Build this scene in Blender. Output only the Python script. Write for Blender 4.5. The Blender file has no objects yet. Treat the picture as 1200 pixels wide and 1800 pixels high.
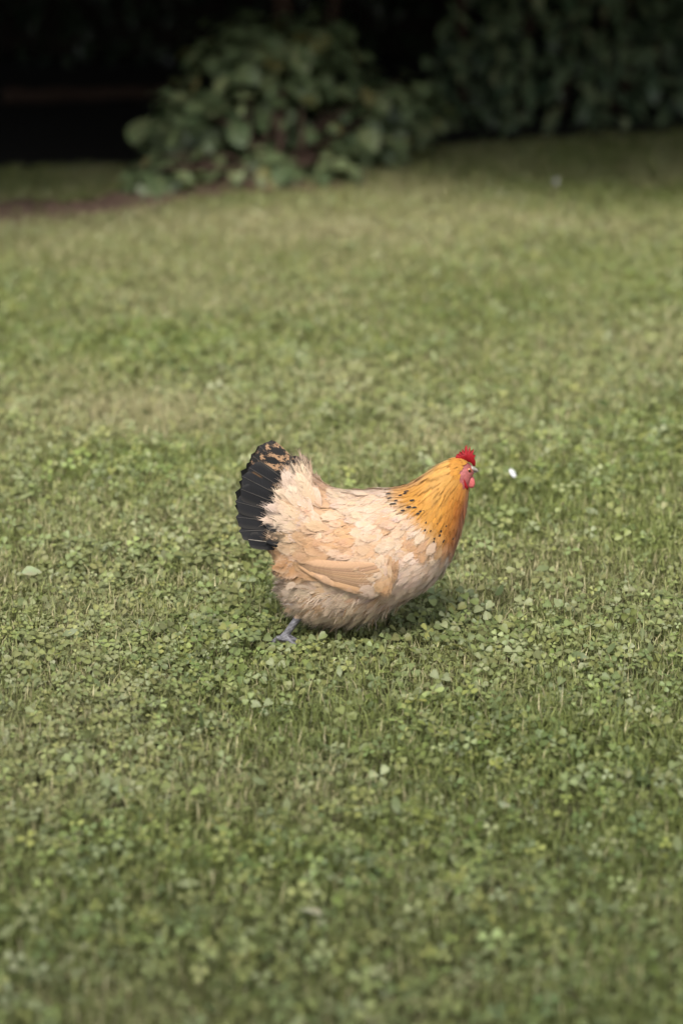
import bpy, bmesh, math, random
import numpy as np
from mathutils import Vector, Matrix, Quaternion
from mathutils.bvhtree import BVHTree

random.seed(7)
RNG = np.random.default_rng(11)
SC = bpy.context.scene
COL = SC.collection

# ------------------------------------------------------------------ camera
CAM_H = 1.6
PITCH = math.radians(17.0)
FPX = 4250.0                      # 85 mm on a 24 x 36 mm upright frame, photo pixels
CP, SP = math.cos(PITCH), math.sin(PITCH)
cam_d = bpy.data.cameras.new("camera")
cam = bpy.data.objects.new("camera", cam_d)
COL.objects.link(cam)
cam.location = (0, 0, CAM_H)
cam.rotation_euler = (math.pi / 2 - PITCH, 0, 0)
cam_d.sensor_fit = 'VERTICAL'
cam_d.sensor_height = 36.0
cam_d.sensor_width = 24.0
cam_d.lens = 85.0
cam_d.clip_start = 0.05
cam_d.clip_end = 600.0
cam_d.dof.use_dof = True
cam_d.dof.focus_distance = 4.60
cam_d.dof.aperture_fstop = 2.0
SC.camera = cam

# ------------------------------------------------------------------ light
SUN_DIR = Vector((-0.18, -0.75, 1.0)).normalized()      # towards the sun
world = bpy.data.worlds.new("World")
SC.world = world
world.use_nodes = True
wn = world.node_tree
wn.nodes.clear()
w_out = wn.nodes.new("ShaderNodeOutputWorld")
w_bg = wn.nodes.new("ShaderNodeBackground")
w_sky = wn.nodes.new("ShaderNodeTexSky")
w_sky.sky_type = 'NISHITA'
w_sky.sun_disc = False
w_sky.sun_elevation = math.asin(SUN_DIR.z)
w_sky.sun_rotation = math.atan2(SUN_DIR.x, SUN_DIR.y)
w_sky.air_density = 1.0
w_sky.dust_density = 4.0
w_sky.ozone_density = 1.0
w_hs = wn.nodes.new("ShaderNodeHueSaturation")           # thin cloud: a paler sky
w_hs.inputs['Saturation'].default_value = 0.30
wn.links.new(w_sky.outputs[0], w_hs.inputs['Color'])
wn.links.new(w_hs.outputs[0], w_bg.inputs['Color'])
w_bg.inputs['Strength'].default_value = 0.125
wn.links.new(w_bg.outputs[0], w_out.inputs['Surface'])

sun_d = bpy.data.lights.new("sun", 'SUN')
sun_d.energy = 2.1
sun_d.angle = math.radians(26)
sun_d.color = (1.0, 0.94, 0.85)
sun = bpy.data.objects.new("sun", sun_d)
COL.objects.link(sun)
sun.location = (-5, -3, 12)
sun.rotation_euler = SUN_DIR.to_track_quat('Z', 'Y').to_euler()

SC.view_settings.view_transform = 'Standard'
SC.view_settings.look = 'None'
SC.view_settings.exposure = 1.1
SC.view_settings.gamma = 1.0
SC.view_settings.use_curve_mapping = False
SC.cycles.use_denoising = True
SC.cycles.max_bounces = 8
SC.cycles.transparent_max_bounces = 6

# ------------------------------------------------------------------ helpers
def ground_depth(py):
    return CAM_H / (SP + (py - 900.0) / FPX * CP)

def ground_at(px, py):
    """the spot on level ground that the photograph shows at (px, py)"""
    d = ground_depth(py)
    v = (py - 900.0) / FPX
    return Vector(((px - 600.0) / FPX * d, d * (CP - v * SP), 0.0))

def at_y(px, py, Y):
    """the point on the photograph's line of sight (px, py) at world distance Y"""
    v = (py - 900.0) / FPX
    d = Y / (CP - v * SP)
    return Vector(((px - 600.0) / FPX * d, Y, CAM_H - d * (SP + v * CP)))

def tag(o, label=None, cat=None, group=None, kind=None):
    if label: o["label"] = label
    if cat: o["category"] = cat
    if group: o["group"] = group
    if kind: o["kind"] = kind
    return o

def empty(name, loc=(0, 0, 0)):
    o = bpy.data.objects.new(name, None)
    o.empty_display_size = 0.05
    o.location = loc
    COL.objects.link(o)
    return o

def link(name, me, mat=None, parent=None, loc=None):
    o = bpy.data.objects.new(name, me)
    if mat is not None and not me.materials:
        me.materials.append(mat)
    if parent is not None:
        o.parent = parent
    if loc is not None:
        o.location = loc
    COL.objects.link(o)
    return o

def np_mesh(name, verts, faces, cols=None, smooth=True, uvs=None):
    """verts (n,3); faces: list of arrays (m,k)"""
    me = bpy.data.meshes.new(name)
    verts = np.asarray(verts, dtype=np.float32)
    me.vertices.add(len(verts))
    me.vertices.foreach_set("co", verts.ravel())
    faces = [np.asarray(f, dtype=np.int32) for f in faces if len(f)]
    nl = sum(f.size for f in faces)
    nf = sum(len(f) for f in faces)
    me.loops.add(nl)
    me.polygons.add(nf)
    me.loops.foreach_set("vertex_index", np.concatenate([f.ravel() for f in faces]))
    starts, s = [], 0
    for f in faces:
        k = f.shape[1]
        starts.append(s + np.arange(len(f), dtype=np.int32) * k)
        s += f.size
    me.polygons.foreach_set("loop_start", np.concatenate(starts))
    if smooth:
        me.polygons.foreach_set("use_smooth", np.ones(nf, dtype=bool))
    me.update(calc_edges=True)
    if cols is not None:
        a = me.attributes.new("col", 'FLOAT_COLOR', 'POINT')
        c = np.ones((len(verts), 4), dtype=np.float32)
        c[:, :3] = cols
        a.data.foreach_set("color", c.ravel())
    if uvs is not None:
        a = me.attributes.new("fuv", 'FLOAT_VECTOR', 'POINT')
        c = np.zeros((len(verts), 3), dtype=np.float32)
        c[:, :2] = uvs
        a.data.foreach_set("vector", c.ravel())
    return me

def hash2(ix, iy, seed):
    h = (ix.astype(np.int64) * 374761393 + iy.astype(np.int64) * 668265263 + seed * 974634777) & 0x7fffffff
    h = ((h ^ (h >> 13)) * 1274126177) & 0x7fffffff
    return ((h ^ (h >> 16)) & 0xffff) / 65535.0

def vnoise(x, y, scale, seed=0):
    x = np.asarray(x) / scale; y = np.asarray(y) / scale
    ix = np.floor(x); iy = np.floor(y)
    fx = x - ix; fy = y - iy
    fx = fx * fx * (3 - 2 * fx); fy = fy * fy * (3 - 2 * fy)
    a = hash2(ix, iy, seed); b = hash2(ix + 1, iy, seed)
    c = hash2(ix, iy + 1, seed); d = hash2(ix + 1, iy + 1, seed)
    return (a * (1 - fx) + b * fx) * (1 - fy) + (c * (1 - fx) + d * fx) * fy

def fbm(x, y, scale, seed=0):
    return (vnoise(x, y, scale, seed) * .5 + vnoise(x, y, scale * .5, seed + 1) * .3 + vnoise(x, y, scale * .25, seed + 2) * .2)

def mat_new(name):
    m = bpy.data.materials.new(name)
    m.use_nodes = True
    nt = m.node_tree
    nt.nodes.clear()
    out = nt.nodes.new("ShaderNodeOutputMaterial")
    b = nt.nodes.new("ShaderNodeBsdfPrincipled")
    nt.links.new(b.outputs[0], out.inputs[0])
    return m, nt, b, out

def add_translucent(nt, b, out, col_socket, amount):
    t = nt.nodes.new("ShaderNodeBsdfTranslucent")
    mx = nt.nodes.new("ShaderNodeMixShader")
    mx.inputs[0].default_value = amount
    nt.links.new(col_socket, t.inputs['Color'])
    nt.links.new(b.outputs[0], mx.inputs[1])
    nt.links.new(t.outputs[0], mx.inputs[2])
    nt.links.new(mx.outputs[0], out.inputs[0])

def leaf_mat(name, rough=.5, spec=.35, trans=.25):
    m, nt, b, out = mat_new(name)
    a = nt.nodes.new("ShaderNodeAttribute"); a.attribute_name = "col"
    nt.links.new(a.outputs['Color'], b.inputs['Base Color'])
    b.inputs['Roughness'].default_value = rough
    b.inputs['Specular IOR Level'].default_value = spec
    add_translucent(nt, b, out, a.outputs['Color'], trans)
    return m

def object_leaf_mat(name, c0, c1, c2, rough=.42, spec=.5, trans=.15):
    """each leaf takes its own tone; paler veins"""
    m, nt, b, out = mat_new(name)
    oi = nt.nodes.new("ShaderNodeObjectInfo")
    r = nt.nodes.new("ShaderNodeValToRGB")
    r.color_ramp.elements[0].color = (*c0, 1)
    r.color_ramp.elements[1].color = (*c2, 1)
    e = r.color_ramp.elements.new(.6); e.color = (*c1, 1)
    nt.links.new(oi.outputs['Random'], r.inputs[0])
    tc = nt.nodes.new("ShaderNodeTexCoord")
    nz = nt.nodes.new("ShaderNodeTexNoise"); nz.inputs['Scale'].default_value = 40
    nt.links.new(tc.outputs['Object'], nz.inputs['Vector'])
    mx = nt.nodes.new("ShaderNodeMix"); mx.data_type = 'RGBA'; mx.blend_type = 'MULTIPLY'
    mx.inputs[0].default_value = .5
    nt.links.new(r.outputs[0], mx.inputs[6]); nt.links.new(nz.outputs['Color'], mx.inputs[7])
    nt.links.new(mx.outputs[2], b.inputs['Base Color'])
    b.inputs['Roughness'].default_value = rough
    b.inputs['Specular IOR Level'].default_value = spec
    add_translucent(nt, b, out, mx.outputs[2], trans)
    return m

def noise_mat(name, c0, c1, scale, rough=.9, bump=.4, spec=.2, detail=6):
    m, nt, b, out = mat_new(name)
    tc = nt.nodes.new("ShaderNodeTexCoord")
    nz = nt.nodes.new("ShaderNodeTexNoise")
    nz.inputs['Scale'].default_value = scale
    nz.inputs['Detail'].default_value = detail
    nt.links.new(tc.outputs['Object'], nz.inputs['Vector'])
    r = nt.nodes.new("ShaderNodeValToRGB")
    r.color_ramp.elements[0].position = .3; r.color_ramp.elements[0].color = (*c0, 1)
    r.color_ramp.elements[1].position = .7; r.color_ramp.elements[1].color = (*c1, 1)
    nt.links.new(nz.outputs['Fac'], r.inputs[0])
    nt.links.new(r.outputs[0], b.inputs['Base Color'])
    bp = nt.nodes.new("ShaderNodeBump")
    bp.inputs['Strength'].default_value = bump
    bp.inputs['Distance'].default_value = .01
    nt.links.new(nz.outputs['Fac'], bp.inputs['Height'])
    nt.links.new(bp.outputs[0], b.inputs['Normal'])
    b.inputs['Roughness'].default_value = rough
    b.inputs['Specular IOR Level'].default_value = spec
    return m

def tube(bm, pts, radii, seg=8):
    """tapered tube through pts, capped"""
    rings = []
    n = len(pts)
    for i, p in enumerate(pts):
        a = Vector(pts[max(i - 1, 0)]); b = Vector(pts[min(i + 1, n - 1)])
        d = (b - a).normalized()
        q = d.to_track_quat('Z', 'Y')
        ring = []
        for k in range(seg):
            t = 2 * math.pi * k / seg
            ring.append(bm.verts.new(Vector(p) + q @ Vector((math.cos(t) * radii[i], math.sin(t) * radii[i], 0))))
        rings.append(ring)
    for i in range(n - 1):
        for k in range(seg):
            bm.faces.new((rings[i][k], rings[i][(k + 1) % seg], rings[i + 1][(k + 1) % seg], rings[i + 1][k]))
    bm.faces.new(rings[0][::-1]); bm.faces.new(rings[-1])

def bm_obj(name, bm, mat, parent=None, smooth=True, loc=None):
    me = bpy.data.meshes.new(name)
    bmesh.ops.recalc_face_normals(bm, faces=bm.faces)
    bm.to_mesh(me); bm.free()
    if smooth:
        me.polygons.foreach_set("use_smooth", np.ones(len(me.polygons), dtype=bool))
    return link(name, me, mat, parent, loc)

# ------------------------------------------------------------------ ground
M_ground = noise_mat("turf_soil", (.045, .048, .020), (.095, .095, .042), 9, bump=.6)
bm = bmesh.new()
bmesh.ops.create_grid(bm, x_segments=40, y_segments=40, size=150)
g = bm_obj("ground", bm, M_ground)
tag(g, kind="structure")

# back edge of the lawn: the line where the planted border begins
EDGE = [(-8.0, 9.55), (-2.0, 9.95), (-1.0, 10.1), (0.0, 10.35), (.8, 10.9), (2.0, 11.2), (8.0, 12.2)]
EX = np.array([e[0] for e in EDGE]); EY = np.array([e[1] for e in EDGE])
def edge_y(x): return np.interp(x, EX, EY)

# floor of the planting behind the lawn: dark leaf litter
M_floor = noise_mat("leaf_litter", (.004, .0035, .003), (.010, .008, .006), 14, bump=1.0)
xs = np.linspace(-14, 14, 57); nys = 24
vv, ff = [], []
for x in xs:
    for j in range(nys):
        y = float(edge_y(x)) + (26 - float(edge_y(x))) * (j / (nys - 1)) ** 1.6
        vv.append((x, y, .008 + .03 * float(vnoise(x, y, .35, 5)) * (1 if j else 0)))
for i in range(len(xs) - 1):
    for j in range(nys - 1):
        a = i * nys + j
        ff.append((a, a + nys, a + nys + 1, a + 1))
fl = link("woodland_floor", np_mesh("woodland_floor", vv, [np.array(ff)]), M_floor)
tag(fl, kind="structure")

# mulch border, reddish brown, along the foot of the shrub
M_mulch = noise_mat("mulch", (.048, .031, .022), (.14, .092, .066), 45, bump=1.2)
pth = [(-420, 430), (-200, 420), (0, 406), (120, 396), (230, 382), (340, 360), (450, 347), (560, 340), (640, 330)]
SOILX = np.array([ground_at(*p).x for p in pth]); SOILY = np.array([ground_at(*p).y for p in pth])
vv, ff = [], []
NB = 9
for i in range(81):
    k = i / 80 * (len(pth) - 1); a = min(int(k), len(pth) - 2); f = k - a
    px = pth[a][0] * (1 - f) + pth[a + 1][0] * f; py = pth[a][1] * (1 - f) + pth[a + 1][1] * f
    p = ground_at(px, py)
    wdt = (.55 if i < 40 else .38) + .12 * math.sin(i * .37) + .06 * math.sin(i * 1.3)
    for j in range(NB):
        t = j / (NB - 1)
        z = .010 + .03 * math.sin(math.pi * t) * (.4 + float(vnoise(p.x, p.y + t, .06, 3)))
        vv.append((p.x, p.y + wdt * t, z))
for i in range(80):
    for j in range(NB - 1):
        a = i * NB + j
        ff.append((a, a + NB, a + NB + 1, a + 1))
o = link("soil_border", np_mesh("soil_border", vv, [np.array(ff)]), M_mulch)
tag(o, kind="structure")

# ------------------------------------------------------------------ lawn: grass and clover, real blades and leaves
HEN = ground_at(620, 1125)

def in_view(x, y, margin):
    return np.abs(x) < y * .150 + margin

def patch(x, y, px, py, rx, ry):
    """soft round patch whose centre lies on the lawn at the place seen at (px, py)"""
    c = ground_at(px, py)
    s = c.y / FPX * 1.02
    fy = abs(ground_at(px, py - 10).y - c.y) / 10.0
    q = ((x - c.x) / (rx * s)) ** 2 + ((y - c.y) / (ry * fy)) ** 2
    return np.exp(-q)

def clover_share(x, y):
    c = .46 + .95 * (fbm(x, y, .40, 21) - .5)
    c = c + .55 * patch(x, y, 400, 1130, 260, 110) + .40 * patch(x, y, 150, 1050, 230, 130)
    c = c + .45 * patch(x, y, 640, 1130, 160, 50) + .25 * patch(x, y, 980, 1450, 250, 130)
    c = c + .25 * patch(x, y, 350, 880, 260, 60) + .2 * patch(x, y, 650, 740, 200, 60)
    c = c - .40 * patch(x, y, 960, 1010, 190, 80) - .3 * patch(x, y, 230, 740, 170, 35)
    c = c - .2 * patch(x, y, 480, 1420, 160, 60) - .3 * patch(x, y, 780, 780, 100, 40)
    c = c - .25 * np.clip((y - 7) / 2.5, 0, 1)
    return np.clip(c, .04, 1)

def dryness(x, y):
    d = .18 + 1.0 * (fbm(x, y * .8, .5, 31) - .5)
    d = d + .85 * patch(x, y, 230, 745, 170, 40) + .6 * patch(x, y, 600, 680, 60, 30)
    d = d + .35 * patch(x, y, 960, 1010, 170, 80) + .30 * patch(x, y, 480, 1430, 180, 70) + .6 * patch(x, y, 790, 770, 90, 35)
    d = d + .65 * patch(x, y, 420, 405, 420, 30) + .3 * patch(x, y, 700, 400, 300, 60) + .2 * patch(x, y, 300, 540, 300, 40)
    d = d + .12 * np.clip((y - 5.3) / 3, 0, 1)
    return np.clip(d, 0, 1)

def lawn_points(n_per_m2, y0, y1, margin, seed):
    r = np.random.default_rng(seed)
    half = y1 * .15 + margin
    n = int(n_per_m2 * 2 * half * (y1 - y0))
    x = r.uniform(-half, half, n); y = r.uniform(y0, y1, n)
    f0 = np.interp(x, SOILX, SOILY, right=99.0)
    rg = .30 * (fbm(x, y, .25, 91) - .5)
    bare = (y > f0 + .05 + rg) & (y < f0 + rg + np.where(x < -.4, .40, .22)) & (r.random(n) > .22)
    k = in_view(x, y, margin) & (y < edge_y(x) + .05) & ~bare
    return x[k], y[k], r

def rot_mats(yaw, tilt, az):
    """yaw about z, then tilt by angle about the horizontal axis at az"""
    cy, sy = np.cos(yaw), np.sin(yaw)
    Rz = np.zeros((len(yaw), 3, 3)); Rz[:, 0, 0] = cy; Rz[:, 0, 1] = -sy; Rz[:, 1, 0] = sy; Rz[:, 1, 1] = cy; Rz[:, 2, 2] = 1
    ax, ay = np.cos(az), np.sin(az); c, s = np.cos(tilt), np.sin(tilt); C = 1 - c
    Rt = np.zeros_like(Rz)
    Rt[:, 0, 0] = c + ax * ax * C; Rt[:, 0, 1] = ax * ay * C; Rt[:, 0, 2] = ay * s
    Rt[:, 1, 0] = ax * ay * C; Rt[:, 1, 1] = c + ay * ay * C; Rt[:, 1, 2] = -ax * s
    Rt[:, 2, 0] = -ay * s; Rt[:, 2, 1] = ax * s; Rt[:, 2, 2] = c
    return Rt @ Rz

def trefoil(fine):
    """three folded heart-shaped leaflets round the origin, unit leaflet length"""
    V, T, K = [], [], []
    for k in range(3):
        a = 2 * math.pi * k / 3
        ca, sa = math.cos(a), math.sin(a)
        if fine:
            pts = [(.06, 0, 0), (.45, -.30, .10), (.80, -.42, .13), (1.0, -.24, .08), (.93, 0, .0), (1.0, .24, .08), (.80, .42, .13), (.45, .30, .10), (.55, 0, 0)]
            tri = [(0, 1, 8), (1, 2, 8), (2, 3, 8), (3, 4, 8), (4, 5, 8), (5, 6, 8), (6, 7, 8), (7, 0, 8)]
            sh = [.9, 1.0, 1.02, 1.0, 1.05, 1.0, 1.02, 1.0, 1.18]
        else:
            pts = [(.06, 0, 0), (.7, -.42, .11), (1.0, -.2, .08), (1.0, .2, .08), (.7, .42, .11)]
            tri = [(0, 1, 2), (0, 2, 3), (0, 3, 4)]
            sh = [1.05, 1.0, 1.0, 1.0, 1.0]
        o = len(V)
        for (x, y, z), s in zip(pts, sh):
            z2 = z - .10 * x * x
            V.append((x * ca - y * sa, x * sa + y * ca, z2)); K.append(s)
        T += [(o + i, o + j, o + l) for i, j, l in tri]
    return np.array(V), np.array(T), np.array(K)

GREEN_A = np.array((.096, .128, .034)); GREEN_B = np.array((.222, .248, .078)); STRAW = np.array((.45, .41, .225)); PALE = np.array((.30, .335, .19))

def build_clover(name, label, n, y0, y1, margin, fine, seed, size):
    x, y, r = lawn_points(n, y0, y1, margin, seed)
    k = r.random(len(x)) < clover_share(x, y)
    # nothing grows where the hen's feet stand
    fx, fy = x - (HEN.x - .140), y - (HEN.y - .045)
    k &= (fx / .035) ** 2 + (fy / .03) ** 2 > 1
    x, y = x[k], y[k]; m = len(x)
    V, T, K = trefoil(fine)
    s = size * np.clip(np.exp(r.normal(0, .30, m)), .45, 1.7) * (.85 + .5 * vnoise(x, y, .3, 77))
    h = r.uniform(.010, .036, m) * (.6 + .8 * vnoise(x, y, .18, 78))
    foot = (np.abs(x - (HEN.x - .135)) < .05) & (y < HEN.y - .03) & (y > HEN.y - .16)
    h = np.where(foot, np.minimum(h, .019), h)
    under = (((x - HEN.x) / .14) ** 2 + ((y - HEN.y) / .08) ** 2) < 1
    h = np.where(under, np.minimum(h, .022), h)
    R = rot_mats(r.uniform(0, 6.283, m), np.abs(r.normal(0, .45, m)) + .03, r.uniform(0, 6.283, m))
    lean = r.normal(.38, .28, m)      # leaves turn their faces to the light
    R = rot_mats(np.zeros(m), lean, r.normal(0, .5, m)) @ R
    P = np.einsum('mij,vj->mvi', R, V) * s[:, None, None]
    P += np.stack([x, y, h], 1)[:, None, :]
    t = np.clip(r.random(m) * .7 + .45 * (fbm(x, y, .5, 41) - .3), 0, 1)[:, None]
    c = GREEN_A * (1 - t) + GREEN_B * t
    c = c * np.exp(r.normal(0,   .24 if fine else .12, m))[:, None] * np.stack([r.uniform(.85, 1.12, m), np.ones(m), r.uniform(.8, 1.3, m)], 1)
    dry = dryness(x, y)[:, None]
    pl = ((r.random(m) < (.10 if fine else .03))[:, None]) * 1.0
    c = c * (1 - .55 * pl) + PALE * .55 * pl
    c = c * (1 - .5 * dry) + STRAW * .7 * .5 * dry
    c = c[:, None, :] * K[None, :, None]
    nv = len(V)
    F = T[None] + (np.arange(m) * nv)[:, None, None]
    me = np_mesh(name, P.reshape(-1, 3), [F.reshape(-1, 3)], c.reshape(-1, 3), smooth=False)
    o = link(name, me, M_clover)
    tag(o, label, "clover", kind="stuff")
    # leaf stalks
    return x, y, h

def build_grass(name, label, n, y0, y1, margin, seg, seed, wid, length):
    x, y, r = lawn_points(n, y0, y1, margin, seed)
    cs = clover_share(x, y)
    # tufted: density follows a fine noise
    k = r.random(len(x)) < np.clip(1.10 - .45 * cs, .4, 1) * (.35 + 1.1 * vnoise(x, y, .07, 61))
    fx, fy = x - (HEN.x - .140), y - (HEN.y - .045)
    k &= (fx / .035) ** 2 + (fy / .03) ** 2 > 1
    x, y = x[k], y[k]; m = len(x)
    dry = dryness(x, y)
    L = length * r.uniform(.45, 1.25, m) * (.75 + .5 * vnoise(x, y, .35, 62))
    foot = (np.abs(x - (HEN.x - .135)) < .05) & (y < HEN.y - .03) & (y > HEN.y - .16)
    L = np.where(foot, np.minimum(L, .022), L)
    under = (((x - HEN.x) / .16) ** 2 + ((y - HEN.y) / .09) ** 2) < 1
    L = np.where(under, np.minimum(L, .03), L)
    w = wid * r.uniform(.6, 1.4, m)
    az = r.uniform(0, 6.283, m)
    lean = np.clip(np.abs(r.normal(.72, .42, m)), .05, 1.6)
    d = np.stack([np.cos(az), np.sin(az)], 1)
    side = np.stack([-d[:, 1], d[:, 0], np.zeros(m)], 1)
    V = []
    C = []
    isdry = (r.random(m) < (.05 + .55 * dry))[:, None]
    t = np.clip(r.random(m) * .8 + .4 * (fbm(x, y, .6, 43) - .3), 0, 1)[:, None]
    g = (GREEN_A * (1 - t) + GREEN_B * t) * r.uniform(.6, 1.6, m)[:, None]
    g = g * (1 - .6 * dry[:, None]) + STRAW * .8 * .6 * dry[:, None]
    st = STRAW * r.uniform(.6, 1.2, m)[:, None]
    col = np.where(isdry, st, g)
    widths = [1.0, .85, 0.0] if seg == 2 else [1.0, 0.0]
    p = np.stack([x, y, np.full(m, .004)], 1)
    ang = lean * .5
    for i, ww in enumerate(widths):
        if ww > 0:
            V += [p - side * (w * ww * .5)[:, None], p + side * (w * ww * .5)[:, None]]
            C += [col * (.75 + .25 * i)] * 2
        else:
            V.append(p); C.append(col * 1.05)
        step = L / seg
        up = np.stack([d[:, 0] * np.sin(ang), d[:, 1] * np.sin(ang), np.cos(ang)], 1)
        p = p + up * step[:, None]
        ang = np.minimum(ang + lean * .9, 1.7)
    V = np.stack(V, 1); C = np.stack(C, 1); nv = V.shape[1]
    off = (np.arange(m) * nv)[:, None]
    if seg == 2:
        faces = [np.array([[0, 1, 3, 2]]) + off, np.array([[2, 3, 4]]) + off]
    else:
        faces = [np.array([[0, 1, 2]]) + off]
    me = np_mesh(name, V.reshape(-1, 3), faces, C.reshape(-1, 3), smooth=False)
    o = link(name, me, M_grass)
    tag(o, label, "grass", kind="stuff")

M_clover = leaf_mat("clover_leaf", .46, .38, .34)
M_grass = leaf_mat("grass_blade", .46, .32, .36)
Y_MID = 6.3
build_clover("clover", "low white clover growing through the lawn around the hen", 4500, 2.6, Y_MID, .45, True, 101, .0110)
build_clover("far_clover", "blurred clover in the far lawn towards the shrubs", 4200, Y_MID, 11.4, .6, False, 102, .0092)
build_grass("grass", "short mown grass blades between the clover around the hen", 30000, 2.6, Y_MID, .45, 2, 103, .0026, .038)
build_grass("far_grass", "blurred short grass of the far lawn towards the shrubs", 14000, Y_MID, 11.6, .6, 2, 104, .0036, .036)

# ------------------------------------------------------------------ planting behind the lawn
def leaf_template(kind):
    """(verts, faces) of one leaf, stalk at the origin, blade along +x, length 1, upper side +z"""
    if kind == "round":
        ss = [0, .12, .32, .55, .78, .93, 1.0]; ww = [.04, .30, .46, .46, .33, .15, .01]; fold, droop = .10, .22
    else:
        ss = [0, .15, .38, .62, .84, .95, 1.0]; ww = [.03, .13, .22, .22, .14, .06, .008]; fold, droop = .07, .20
    V, F = [], []
    for s, w in zip(ss, ww):
        for v in (-1, -.5, 0, .5, 1):
            V.append((s - (.10 * abs(v) if s < .05 and kind == "round" else 0), v * w, abs(v) * fold * w * 2 - droop * s * s + .015 * math.sin(9 * s + 4 * v)))
    for i in range(len(ss) - 1):
        for j in range(4):
            a = i * 5 + j
            F.append((a, a + 1, a + 6, a + 5))
    return np.array(V), np.array(F)

def leaf_data(name, kind, size, mat):
    V, F = leaf_template(kind)
    me = np_mesh(name, V * size, [F])
    me.materials.append(mat)
    return me

def leaf_rotation(normal_out, rnd, flat=.55, droop=.5):
    """a leaf that lies out along the shell and hangs a little"""
    n = Vector(normal_out).normalized()
    up = (n * flat + Vector((rnd.gauss(0, .3), rnd.gauss(0, .3), .75))).normalized()
    d = n * .8 + Vector((rnd.gauss(0, .55), rnd.gauss(0, .35), -droop + rnd.gauss(0, .3)))
    d = (d - up * d.dot(up))
    if d.length < 1e-3: d = Vector((1, 0, 0))
    d.normalize()
    y = up.cross(d)
    return Matrix((d, y, up)).transposed().to_quaternion()

rnd = random.Random(5)
M_leafA = object_leaf_mat("shrub_leaf", (.085, .125, .055), (.135, .180, .080), (.200, .235, .110), rough=.5, spec=.35)
M_leafY = object_leaf_mat("shrub_leaf_yellowing", (.14, .145, .05), (.18, .17, .06), (.22, .20, .08), rough=.6, spec=.25)
M_bark = noise_mat("bark", (.035, .022, .016), (.085, .052, .038), 30, bump=1.0)
shrub_base = ground_at(480, 335)
shrub = empty("leafy_shrub", shrub_base)
tag(shrub, "broad-leaved green shrub at the back edge of the lawn, left of centre", "shrub")
leaf_meshes = [leaf_data("leaf", "round", s, M_leafA) for s in (.065, .08, .095, .112)]
leaf_meshes_y = [leaf_data("leaf", "round", s, M_leafY) for s in (.07, .09)]
LOBES = [((480, 190), .34, .30, .30, 10.10, 95), ((335, 215), .18, .18, .16, 9.95, 46), ((430, 85), .20, .20, .16, 10.15, 40), ((545, 90), .26, .22, .18, 10.25, 36),
         ((650, 190), .24, .20, .20, 10.25, 44), ((735, 190), .11, .14, .12, 10.45, 14), ((470, 300), .32, .22, .12, 9.78, 40), ((290, 300), .08, .10, .08, 9.65, 9), ((620, 265), .20, .18, .10, 10.15, 18), ((262, 318), .09, .08, .06, 9.35, 9), ((585, 300), .12, .10, .08, 9.75, 10)]
nleaf = 0
for (pc, rx, ry, rz, Y, n) in LOBES:
    c = at_y(pc[0], pc[1], Y)
    for i in range(n):
        while True:
            d = Vector((rnd.gauss(0, 1), rnd.gauss(0, 1), rnd.gauss(0, 1))).normalized()
            if d.y < .35 and d.z > -.75: break
        rr = rnd.uniform(.75, 1.05) if rnd.random() < .7 else rnd.uniform(1.0, 1.3)
        p = c + Vector((d.x * rx, d.y * ry, d.z * rz)) * rr
        if p.z < .03: p.z = .03 + rnd.random() * .05
        me = rnd.choice(leaf_meshes_y) if rnd.random() < .12 else rnd.choice(leaf_meshes)
        lf = bpy.data.objects.new("leaf", me)
        lf.parent = shrub
        lf.location = p - shrub_base
        lf.rotation_mode = 'QUATERNION'
        lf.rotation_quaternion = leaf_rotation((d.x, d.y, d.z), rnd)
        s = rnd.uniform(.6, 1.1)
        lf.scale = (s, s * rnd.uniform(.85, 1.1), s)
        COL.objects.link(lf); nleaf += 1
PP, NN = [], []
for (pc, rx, ry, rz, Y, n) in LOBES:
    c = np.array(at_y(pc[0], pc[1], Y) - shrub_base)
    d = RNG.normal(0, 1, (n * 3, 3)); d /= np.linalg.norm(d, axis=1)[:, None]
    PP.append(c + d * np.array((rx, ry, rz)) * RNG.uniform(.3, .85, (n * 3, 1)) + np.array((0, .06, 0))); NN.append(d)
PP = np.concatenate(PP); NN = np.concatenate(NN); kk = PP[:, 2] > .02
SHRUB_INNER = (PP[kk], NN[kk])
for (pc, rx, ry, rz, Y, n) in LOBES:
    c = at_y(pc[0], pc[1], Y) - shrub_base
    for k in range(3):
        bm = bmesh.new()
        e = c + Vector((rnd.uniform(-rx, rx) * .8, rnd.uniform(-ry, ry) * .4, rz * rnd.uniform(.2, .9)))
        b0 = Vector((rnd.uniform(-.12, .12), rnd.uniform(.05, .25), -.02))
        mid = b0.lerp(e, .5) + Vector((rnd.uniform(-.05, .05), rnd.uniform(-.05, .05), .06))
        tube(bm, [b0, b0.lerp(mid, .5) + Vector((0, 0, .02)), mid, e], [.011, .009, .007, .003], 6)
        bm_obj("branch", bm, M_bark, shrub)

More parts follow.
